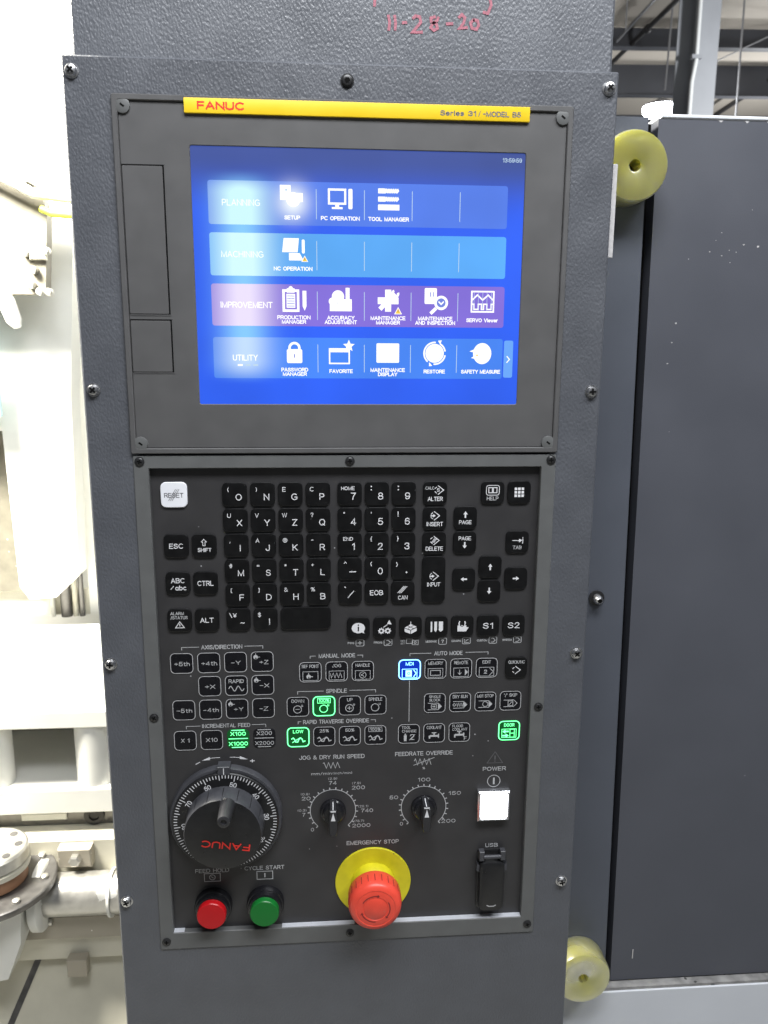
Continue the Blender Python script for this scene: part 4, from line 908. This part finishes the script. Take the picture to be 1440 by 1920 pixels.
for i in range(7):
    x, y = 209.5 + 26.05 * i, 481.7; k = key(x, y, 22.6, 22.2); b = MB()
    if i == 0:
        b.disc(x, y - .2, 6.6, ZK, M_white, 24, .82); b.poly([(x + 2, y + 3.6), (x + 6.2, y + 5.8), (x + 5, y + 1.8)], ZK - .02, M_white); b.rect(x - .7, y - 1.6, x + .7, y + 3, ZK - .05, M_key); b.disc(x, y - 3.3, .8, ZK - .05, M_key, 8)
    elif i == 1:
        gear(b, x - 3.2, y + 3.2, 3.3); gear(b, x + 3.2, y + 3.2, 3.3); b.stroke([(x - 1.2, y - .4), (x + 3, y - 3.4)], .8, ZK, M_white); b.poly([(x + 2.4, y - 4), (x + 4.6, y - 8), (x + 7, y - 3.4)], ZK - .02, M_white)
    elif i == 2:
        b.poly([(x - 6, y + .4), (x, y - 3.4), (x + 6, y - .4), (x, y + 2.6)], ZK, M_white); b.poly([(x - 6, y + 1.2), (x - .3, y + 3.4), (x - .3, y + 7), (x - 6, y + 4.4)], ZK, M_white); b.poly([(x + .4, y + 3.4), (x + 6, y + .6), (x + 6, y + 4), (x + .4, y + 7)], ZK, M_white)
        b.stroke([(x, y - 6), (x, y - .6)], .7, ZK - .04, M_white); b.stroke([(x - 3, y + 1.2), (x + 3, y - 2)], .5, ZK - .06, M_key); b.stroke([(x - 3, y - 1.8), (x + 3, y + 1.4)], .5, ZK - .08, M_key)
    elif i == 3:
        b.rect(x - 6, y - 5.4, x - 4.4, y + 5.4, ZK, M_white); b.poly([(x - 2.4, y - 5.4), (x + .4, y - 5.4), (x + .4, y + 3.4), (x - 1, y + 5.6), (x - 2.4, y + 3.4)], ZK, M_white); b.poly([(x + 2.2, y - 5.4), (x + 6.4, y - 5.4), (x + 6.4, y + 3.6), (x + 4.3, y + 5.4), (x + 2.2, y + 3.6)], ZK, M_white)
    elif i == 4:
        b.poly([(x - 5, y - 1), (x + 4, y - 1), (x + 4, y + 1), (x + 6.4, y + 1), (x + 3.6, y + 5.4), (x - 5, y + 5.4)], ZK, M_white); b.stroke([(x - 3, y - 1), (x - 3.6, y - 3), (x - 2.8, y - 5.4)], 1.2, ZK - .02, M_white); b.stroke([(x + 2, y - 1), (x + 2.8, y - 3), (x + 2.2, y - 5.4)], 1.2, ZK - .02, M_white); b.ring(x - .4, y - 2, 1.6, 2.4, ZK - .04, M_key, 12, 0, 180)
    else: b.text('S1' if i == 5 else 'S2', x, y, 6.2, ZK, M_white, w=10.6 if i == 5 else 12, bold=.008)
    legend(k, b, x, y)
x, y = 370.2, 527.0; k = key(x, y, 22.2, 22.2, None, 'black QUICK/NC key'); b = MB(); b.text('QUICK/NC', x, y - 6, 3.4, ZK, M_print, w=17); diamond(b, x, y + 2.6, 4.2); legend(k, b, x, y)

# ---- outlined membrane buttons
ZM = 4.3
def mbut(x, y, draw, lit=None, outline=True, w=22.2, h=21.2, lab=None):
    body = {None: M_memb, 'g': M_green_b, 'b': M_blue_b}[lit]; lg = {None: M_outline, 'g': M_green_l, 'b': M_blue_l}[lit]
    k = place('membrane_button', key_mesh(w, h, body, 4.4), con, (x, y, 5.0), lab); b = MB()
    if outline:
        o1 = [(x + a, y + c) for a, c in rrect(w - .6, h - .6, 4.2, 4)]; b.stroke(o1, 0.62 if not lit else 1.0, ZM, lg, True)
    draw(b, x, y, lg if lit else M_print); legend(k, b, x, y); return k
def tx(t, w=None, h=4.4, dy=0, dx=0): return lambda b, x, y, m: b.text(t, x + dx, y + dy, h, ZM, m, w=w, bold=.008)
def ballmark(b, x, y, m):
    b.disc(x, y, 2.3, ZM, m, 14); b.stroke([(x, y - 4), (x, y)], .6, ZM - .02, m); b.stroke([(x, y), (x + 4.4, y)], .6, ZM - .03, m); b.poly([(x, y), (x + 1.3, y + 1.8), (x - .9, y + 2)], ZM - .05, M_memb)
def axis(t, w, ball=False):
    def f(b, x, y, m):
        b.text(t, x + (1.6 if ball else .3), y + .6, 4.4, ZM, m, w=w, bold=.008)
        if ball: ballmark(b, x - 6.4, y - 4.8, m)
    return f
for t, w, bl, x, y in (('+5th', 15, 0, 35.5, 515), ('+4th', 15.4, 0, 61.9, 515), ('-Y', 9.5, 0, 88.0, 514.9), ('+Z', 9, 1, 114.2, 514.9), ('+X', 10, 0, 61.9, 539.6), ('-X', 9.5, 1, 114.2, 539.6),
                       ('-5th', 15.4, 0, 35.6, 564.5), ('-4th', 15.4, 0, 61.8, 564.5), ('+Y', 9.4, 1, 88, 564.3), ('-Z', 9, 0, 114.2, 564.4)):
    mbut(x, y, axis(t, w, bl))
def sine(b, x, y, s, m, w=.75): b.stroke([(x + s * (-7.5 + i * .75), y - s * 2.6 * math.sin(i / 20 * 4 * math.pi)) for i in range(21)], w, ZM, m)
mbut(88, 539.6, lambda b, x, y, m: (b.text('RAPID', x, y - 4.6, 4, ZM, m, w=15), sine(b, x, y + 3.2, 1, m)))
mbut(35.5, 597.3, tx('X 1', 8.6)); mbut(61.7, 597.4, tx('X10', 11.6))
def xx(a, c, wa, wc):
    def f(b, x, y, m):
        b.rect(x - 6.6, y - 10, x + 6.6, y - 9.2, ZM, m); b.text(a, x, y - 5.8, 4.2, ZM, m, w=wa, bold=.01); b.rect(x - 9.6, y - .9, x + 9.6, y - .1, ZM, m); b.text(c, x, y + 5, 4.2, ZM, m, w=wc, bold=.01); b.rect(x - 6.6, y + 8.6, x + 6.6, y + 9.4, ZM, m)
    return f
mbut(88.1, 597.3, xx('X100', 'X1000', 15.4, 19), 'g', False, lab='green lit X100 feed button'); mbut(114.3, 597.4, xx('X200', 'X2000', 15.4, 19), None, False)
def boxed(t, w, icon, dy=4.2, bw=15, bh=9.4, th=3.6):
    def f(b, x, y, m):
        b.text(t, x, y - 6.2, th, ZM, m, w=w, bold=.008)
        if bw: b.stroke([(x - bw / 2, y + dy - bh / 2), (x + bw / 2, y + dy - bh / 2), (x + bw / 2, y + dy + bh / 2), (x - bw / 2, y + dy + bh / 2)], .5, ZM, m, True)
        icon(b, x, y + dy, m)
    return f
mbut(161.6, 527.3, boxed('REF POINT', 17, lambda b, x, y, m: ballmark(b, x - 1.8, y + .6, m)))
mbut(187.8, 527.2, boxed('JOG', 9, lambda b, x, y, m: b.stroke([(x - 6.4, y - 2.4)] + [(x - 5.2 + i * 1.75, y + (2.6 if i % 2 == 0 else -2.6)) for i in range(7)], .6, ZM - .03, m)))
mbut(214.0, 527.3, boxed('HANDLE', 14.4, lambda b, x, y, m: (b.ring(x, y, 3, 3.6, ZM - .03, m, 20), b.stroke([(x + 1.2, y - 1.6), (x - 1.6, y), (x + 1.2, y + 1.6)], .6, ZM - .03, m))))
def spin(kind, sym):
    def f(b, x, y, m):
        b.ring(x - .4, y, 3.6, 4.3, ZM, m, 24); b.text('u', x + 4.2, y - 4.2, 3, ZM, m)
        if '-' in sym: b.rect(x - 2.4, y - .3, x + 1.6, y + .3, ZM, m)
        if '+' in sym: b.rect(x - 2.6, y - .3, x + 1.8, y + .3, ZM, m); b.rect(x - .7, y - 2.2, x - .1, y + 2.2, ZM - .03, m)
        if kind == 'box': b.stroke([(x - 6.4, y - 11.2), (x + 6.4, y - 11.2), (x + 6.4, y - 6.2), (x - 6.4, y - 6.2)], .5, ZM, m, True)
    return f
for t, w, x, lit, sym in (('DOWN', 12.6, 148.6, None, '-'), ('100%', 10.6, 174.8, 'g', 'b'), ('UP', 5.6, 200.9, None, '+'), ('SPINDLE', 14, 226.9, None, '')):
    sf = spin('box' if sym == 'b' else '', sym)
    mbut(x, 564.1, boxed(t, w, sf, 2.8, 0, 0, 3.6), lit, lab='green lit spindle 100% button' if lit else None)
def rapid_ic(b, x, y, m):
    b.stroke([(x - 7, y - 1.2), (x - 5, y - 2.4), (x - 3.6, y - .6), (x - 3, y + 1.8), (x - .6, y + 2.2), (x + .6, y - .8), (x + 2.4, y - 2.4), (x + 4, y - .8), (x + 4.8, y + 2), (x + 7.2, y + 1)], 1.0, ZM, m); b.stroke([(x - 6, y + 2.6), (x + 2, y - 2.6)], .7, ZM - .03, m)
for t, w, x, lit in (('LOW', 10.4, 148.4, 'g'), ('25%', 9.4, 174.8, None), ('50%', 9.4, 200.8, None), ('100%', 11, 226.9, None)):
    def f(b, x, y, m, t=t):
        rapid_ic(b, x, y + 3.2, m)
        if t == '100%': b.stroke([(x - 6.8, y - 8.6), (x + 6.8, y - 8.6), (x + 6.8, y - 3.8), (x - 6.8, y - 3.8)], .45, ZM - .03, m, True)
        b.text(t, x, y - 6.2, 3.6, ZM, m, w=w, bold=.01)
    mbut(x, 597.2, f, lit, lab='green lit LOW rapid button' if lit else None)
def tape(b, x, y, m, fill=False):
    b.stroke([(x - 7, y - 3.6), (x + 3.6, y - 3.6), (x + 7, y), (x + 3.6, y + 3.6), (x - 7, y + 3.6)], .6, ZM, m)
    if fill: b.poly([(x + 3.4, y - 3), (x + 6.6, y), (x + 3.4, y + 3)], ZM - .02, m)
mbut(261.3, 527, boxed('MDI', 8, lambda b, x, y, m: (b.rect(x - 4, y - 3.4, x + 2.2, y + 3.4, ZM - .03, m), b.ring(x - .9, y, .8, 1.5, ZM - .06, M_blue_b, 12), b.stroke([(x + 4, y - 3.8), (x + 6.6, y), (x + 4, y + 3.8)], .8, ZM - .03, m))), 'b', lab='blue lit MDI button')
mbut(287.6, 527, boxed('MEMORY', 15, lambda b, x, y, m: b.stroke([(x - 5, y - 2.6), (x + 5, y - 2.6), (x + 5, y + 2.6), (x - 5, y + 2.6)], .7, ZM - .03, m, True)))
mbut(313.7, 527, boxed('REMOTE', 14.4, lambda b, x, y, m: (b.stroke([(x - 1.4, y - 2.8), (x - 1.4, y + 2)], .6, ZM - .02, m), b.stroke([(x - 3.2, y + .4), (x - 1.4, y + 2.4), (x + .4, y + .4)], .6, ZM - .03, m), b.poly([(x + 4, y - 3.8), (x + 7, y), (x + 4, y + 3.8)], ZM - .02, m))))
mbut(339.9, 527, boxed('EDIT', 8.8, lambda b, x, y, m: (b.stroke([(x + 3, y - 4), (x + 6.8, y), (x + 3, y + 4)], .6, ZM - .02, m), b.text('2', x - 1, y, 4.4, ZM - .03, m, bold=.02))))
mbut(287.5, 563.9, lambda b, x, y, m: (b.text('SINGLE', x, y - 7, 2.9, ZM, m, w=12), b.text('BLOCK', x, y - 3.2, 2.9, ZM, m, w=11), tape(b, x, y + 3.8, m, 1), b.stroke([(x - 3.4, y + 1.8), (x + 1.8, y + 1.8), (x + 1.8, y + 5.8), (x - 3.4, y + 5.8)], .6, ZM - .03, m, True), arrow(b, x - .8, y + 3.8, 0, .5, m, ZM - .05)))
mbut(313.6, 563.8, boxed('DRY RUN', 15.4, lambda b, x, y, m: (b.stroke([(x - 3.6, y - 1.8)] + [(x - 2.6 + i * 1.2, y + (2 if i % 2 == 0 else -2)) for i in range(6)], .55, ZM - .03, m), tape(b, x, y, m, 1), b.ring(x - 6, y, 1, 1.6, ZM - .02, m, 10)), 2.8, 0))
mbut(339.7, 563.8, boxed('M01 STOP', 17, lambda b, x, y, m: (tape(b, x, y, m, 1), b.ring(x, y, 2.4, 3.0, ZM - .03, m, 16)), 2.8, 0))
mbut(365.8, 563.6, boxed("'/' SKIP", 13.6, lambda b, x, y, m: (tape(b, x, y, m), b.stroke([(x - 2.4, y - 2.6), (x + 2.6, y - 2.6), (x + 2.6, y + 2.6), (x - 2.4, y + 2.6)], .6, ZM - .03, m, True), b.stroke([(x - 1.6, y + 1.8), (x + 1.8, y - 1.8)], .6, ZM - .03, m)), 2.8, 0))
mbut(261.3, 597.1, lambda b, x, y, m: (b.text('TOOL', x - 2.8, y - 7, 3.0, ZM, m, w=9.4), b.text('CHANGE', x + .4, y - 3.0, 3.0, ZM, m, w=15), b.rect(x - 5, y + 1.4, x - 2.2, y + 8, ZM, m), b.rect(x - 4.4, y - .2, x - 2.8, y + 1.2, ZM, m), b.text('2', x + 3.4, y + 3.6, 6.4, ZM, m, bold=.01), b.stroke([(x + .6, y + 7), (x + 6.4, y + .6)], .6, ZM - .03, m)))
def tap(b, x, y, m):
    b.rect(x - 4.4, y - .8, x + 4.2, y + 1.2, ZM, m); b.rect(x - 5.4, y - .2, x - 3.8, y + 3.2, ZM - .02, m); b.rect(x - .7, y - 3, x + .7, y - .6, ZM - .03, m); b.rect(x - 2.4, y - 3.8, x + 2.4, y - 2.8, ZM - .04, m); b.rect(x + 4, y - 2, x + 5.2, y + 2.4, ZM - .02, m)
mbut(287.4, 597, boxed('COOLANT', 15.6, tap, 3, 0))
mbut(313.6, 596.9, lambda b, x, y, m: (b.text('FLOOD', x - 1.8, y - 7, 3, ZM, m, w=11), b.text('COOLANT', x + .4, y - 3.2, 3, ZM, m, w=15.6), tap(b, x, y + 2.6, m), b.text('F', x + 6.4, y + 6.8, 4, ZM, m)))
mbut(365.6, 596.7, boxed('DOOR', 10.8, lambda b, x, y, m: (b.stroke([(x + 1, y - 4.4), (x + 5.6, y - 4.4), (x + 5.6, y + 4.6), (x + 1, y + 4.6)], .6, ZM, m, True), b.stroke([(x + 1.4, y), (x + 5.2, y)], .6, ZM - .02, m), arrow(b, x - 3.6, y - 2, 180, 1.0, m, ZM), arrow(b, x - 3.6, y + 2.6, 0, 1.0, m, ZM)), 3), 'g', lab='green lit DOOR button')

# ---- handwheel (manual pulse dial)
hx, hy = 74.0, 681.5
hw = MB(); hw.lathe(hx, hy, [(57, 4.9), (57, -2), (56, -3.5), (53, -3.8)], M_knobside, 64)
hw_ = hw.build('handwheel', con, (hx, hy, 0), 'large black handwheel dial with red lettering and crank knob')
dl = MB(); dl.lathe(hx, hy, [(53.5, -3.7), (53.5, -6.6), (52.6, -7.4), (36, -7.6)], M_black, 72, True)
def dpos(r, n): a = R(-90 + (47.5 - n) * 3.6 + 21.5); return hx + r * math.cos(a), hy + r * math.sin(a), a
for n in range(100):
    r0 = 45.5 if n % 10 == 0 else (46.3 if n % 5 == 0 else 48.2); x0, y0, a = dpos(r0, n); x1, y1, a = dpos(51.8, n)
    dl.stroke([(x0, y0), (x1, y1)], 0.85, -7.75, M_white)
    if n % 10 == 0:
        x0, y0, a = dpos(41.6, n); dl.text(str(n), x0, y0, 5.2, -7.75, M_white, w=7.0 if n else None, bold=.012, rot=a + math.pi / 2)
dl.build('dial_ring', hw_)
kn = MB()
kn.lathe(hx, hy, [(39.5, -7.6), (39.2, -10), (38.2, -29), (37.4, -30.2)], M_knobside, 64, True, False)
kn.lathe(hx, hy, [(37.4, -30.2), (36.8, -30.4), (10, -30.2)], M_black, 64)
vs0 = len(kn.v); kn.text('FANUC', hx + 2.6, hy + 11.6, 7.6, -30.7, M_redprint, w=48, bold=.025, rot=math.pi + R(8))
kn.build('knob', hw_)
ridge = MB()
for i in range(16):
    a = 2 * math.pi * i / 16; ridge.tube([(hx + 38.9 * math.cos(a), hy + 38.9 * math.sin(a), -10), (hx + 37.8 * math.cos(a), hy + 37.8 * math.sin(a), -28.5)], .55, M_black, 6)
ridge.build('grip_ridges', hw_)
cr = MB(); cr.lathe(79.5, 649.5, [(8.2, -30.3), (7.4, -32), (6.4, -55), (6.0, -58.4), (4.6, -59), (2.9, -59), (2.7, -57.2), (0.4, -57.2)], M_crank, 28)
cr.build('crank_handle', hw_)
ix = MB(); ix.box(67.8, 620.8, -8.2, 80.2, 629.6, 4.9, M_knobside, .6); ix.rect(73.6, 622, 74.4, 629.2, -8.3, M_white); ix.build('index_block', hw_)
ar = MB()
for sgn in (-1, 1):
    c = [(hx + sgn * (5 + t * 2.6), 617.2 + (t / 10) ** 2 * 4.4) for t in range(5)]; ar.stroke(c, .6, ZP, M_white)
    e_ = (hx + sgn * 15.2, 617.9); ar.poly([(e_[0], e_[1] - 1.6), (e_[0] + sgn * 8, e_[1] + 2.2), (e_[0] - sgn * .4, e_[1] + 1.6)], ZP - .02, M_white)
ar.text('+', 101.5, 622, 5.5, ZP, M_white, bold=.02, w=5); ar.stroke([(44.5, 624), (49, 621.6)], .8, ZP, M_white); ar.build('direction_arrows', plate, smooth=False)

# ---- round push buttons
for nm, x, mt, lab in (('feed_hold_button', 57, M_redb, 'red round push button below FEED HOLD'), ('cycle_start_button', 111.2, M_greenb, 'green round push button below CYCLE START')):
    y = 784.5
    c = MB(); c.lathe(x, y, [(19.5, 4.9), (19.5, -1), (18.6, -2.4), (17.6, -2.6), (17, -7.4), (15.6, -8)], M_blackg, 48)
    o = c.build(nm, con, (x, y, 0), lab)
    c = MB(); c.lathe(x, y, [(14.9, -7.6), (14.9, -14), (14.2, -14.9), (8, -15.2), (.5, -15.3)], mt, 48, True); c.build('button_cap', o)

# ---- override dials
def dial(cx, cy, n, rr, labs, nm, lab):
    b = MB(); z = ZP
    b.ring(cx, cy, rr, rr + .7, z, M_print, 64, 132, 408)
    for i in range(n + 1):
        a = R(132 + 276 * i / n); b.stroke([(cx + (rr + .5) * math.cos(a), cy + (rr + .5) * math.sin(a)), (cx + (rr + 3.0) * math.cos(a), cy + (rr + 3.0) * math.sin(a))], 1.1, z - .03, M_print)
    for t, dx, dy, h, w in labs: b.text(t, cx + dx, cy + dy, h, z, M_print if h > 3 else M_outline, w=w, bold=.008)
    b.build('printed_scale', plate, smooth=False)
    k = MB(); k.lathe(cx, cy, [(13.5, 4.9), (13.5, 1), (12.4, -.4), (11, -.8), (10.4, -4), (9.2, -5)], M_blackg, 40)
    o = k.build(nm, con, (cx, cy, 0), lab)
    g = MB(); pts = [(cx + a, cy + c) for a, c in ((-2.9, -15), (2.9, -15), (4.2, -11), (4.3, 9), (2.6, 13), (-2.6, 13), (-4.3, 9), (-4.2, -11))]
    pin = [(cx + (a - cx) * .86, cy + (c - cy) * .93) for a, c in pts]
    g.loops([[(a, c, 0.5) for a, c in pts], [(a, c, -20.5) for a, c in pts], [(a, c, -21.6) for a, c in pin]], M_pointer)
    g.rect(cx - .35, cy - 15.25, cx + .35, cy - 15.06, 0, M_white)
    g.add([(cx - .4, cy - 15.1, -19.5), (cx + .4, cy - 15.1, -19.5), (cx + .4, cy - 15.1, -4), (cx - .4, cy - 15.1, -4)], [(0, 1, 2, 3)], M_white)
    g.poly([(cx, cy - 13.2), (cx + 2.3, cy - 4.4), (cx - 2.3, cy - 4.4)], -21.75, M_white)
    g.build('pointer_grip', o, smooth=True, ang=30)
dial(183, 680.8, 19, 23.2, [('0', -21.5, 21.5, 4.2, None), ('7', -30.2, 4, 4.2, None), ('20', -27.6, -14.5, 4.2, 9), ('74', 0, -31, 4.2, 8), ('200', 26.5, -25, 4.2, 13.5), ('740', 35.5, 1.6, 4.2, 12.5), ('2000', 29.5, 18.6, 4.2, 19),
                           ('(0.3)', -32, -1, 2.6, 9), ('(0.8)', -28.5, -19.4, 2.6, 9), ('(2.9)', 0, -36, 2.6, 9), ('(7.9)', 24.5, -30, 2.6, 9), ('(29.1)', 31.5, -3.4, 2.6, 10.5), ('(78.7)', 27, 13.4, 2.6, 10.5)], 'jog_speed_dial', 'black pointer dial below JOG & DRY RUN SPEED')
dial(277.9, 680.6, 20, 23.2, [('0', -23.2, 18.8, 4.2, None), ('50', -31.5, -12, 4.2, 9), ('100', 0, -31.2, 4.2, 13), ('150', 32.6, -14.6, 4.2, 13), ('200', 26.6, 17.4, 4.2, 15)], 'feedrate_dial', 'black pointer dial below FEEDRATE OVERRIDE')

# ---- emergency stop
ex, ey = 225.0, 765.6
e = MB(); e.lathe(ex, ey, [(40.2, 4.95), (40.2, 3.6), (39.6, 3.1), (20, 3.1)], M_yellow, 64, True)
es = e.build('emergency_stop', con, (ex, ey, 4), 'red mushroom emergency stop button on a yellow disc')
e = MB(); e.lathe(ex, ey, [(23, 3.05), (23, -6), (21, -9)], M_yellow, 48, False, False); e.build('collar', es)
e = MB(); e.lathe(ex, ey, [(19, -6), (19.5, -11), (25.5, -13.5), (27.2, -16), (27.2, -31), (26.2, -35), (23.6, -37.6), (20.4, -38.6), (19.6, -38.2), (17, -38.9), (13, -39), (12.5, -38.5), (11.8, -39), (.5, -39.2)], M_red, 72)
cap = e.build('mushroom_cap', es)
gr = MB()
for i in range(24):
    a = 2 * math.pi * i / 24; gr.box(-.35, -.35, -31, .35, .35, -21, M_reddk); q = len(gr.v) - 8
    for j in range(q, q + 8):
        vx, vy, vz = gr.v[j]; gr.v[j] = (ex + 27.15 * math.cos(a) + vx, ey + 27.15 * math.sin(a) + vy, vz)
gr.build('grip_grooves', es)
mkk = MB()
for a0 in (-150, -30, 90):
    mkk.ring(ex, ey, 14.2, 15.2, -39.15, M_reddk, 14, a0, a0 + 70); a = R(a0 + 76); t = R(a0 + 68)
    mkk.poly([(ex + 14.7 * math.cos(a), ey + 14.7 * math.sin(a)), (ex + 12.8 * math.cos(t), ey + 12.8 * math.sin(t)), (ex + 16.6 * math.cos(t), ey + 16.6 * math.sin(t))], -39.2, M_reddk)
mkk.build('turn_arrows', es)

# ---- power button
px_, py_ = 351.2, 679.0
pw = MB(); pw.frame((px_ - 17, py_ - 17, px_ + 17, py_ + 17), (px_ - 13.2, py_ - 13.2, px_ + 13.2, py_ + 13.2), .6, .4, -2.5, 4.9, M_chrome, bev=1.4)
po = pw.build('power_button', con, (px_, py_, 0), 'square white lit power button in a silver surround')
pw = MB(); pw.slab(px_, py_, 25.8, 25.8, .6, -3.2, 3, M_lamp, .8); pw.build('lit_lens', po)

# ---- usb port cover
ux_, uy_ = 351.0, 765.0
us = MB(); us.slab(ux_, uy_ + 2, 30, 70, 4, 2.6, 4.95, M_black, .8, 4)
uo = us.build('usb_cover', con, (ux_, uy_, 4), 'black hinged rubber cap below USB')
us = MB(); us.slab(ux_, uy_ + 6, 27, 58, 7, -6.5, 2.5, M_black, 2.4, 5); us.stroke([(ux_ - 5, uy_ + 27.4), (ux_ - 2.5, uy_ + 28.8), (ux_ + 2.5, uy_ + 28.8), (ux_ + 5, uy_ + 27.4)], 1.1, -6.62, M_outline); us.build('cap', uo)
for sx in (-1, 1):
    us = MB(); us.box(ux_ + sx * 11.2 - 2.6, uy_ - 35, -5, ux_ + sx * 11.2 + 2.6, uy_ - 24, 2.4, M_knobside, .6); us.build('hinge_arm', uo)
    us = MB(); us.prism([(ux_ + sx * 12, uy_ - 16), (ux_ + sx * 16, uy_ - 21), (ux_ + sx * 16.4, uy_ - 12), (ux_ + sx * 13.6, uy_ - 11)], -3.5, 2.5, M_knobside); us.build('catch', uo, smooth=False)
us = MB(); us.tube([(ux_ - 9, uy_ - 28.6, -4), (ux_ + 9, uy_ - 28.6, -4)], 2.2, M_knobside, 14); us.build('hinge_pin', uo)
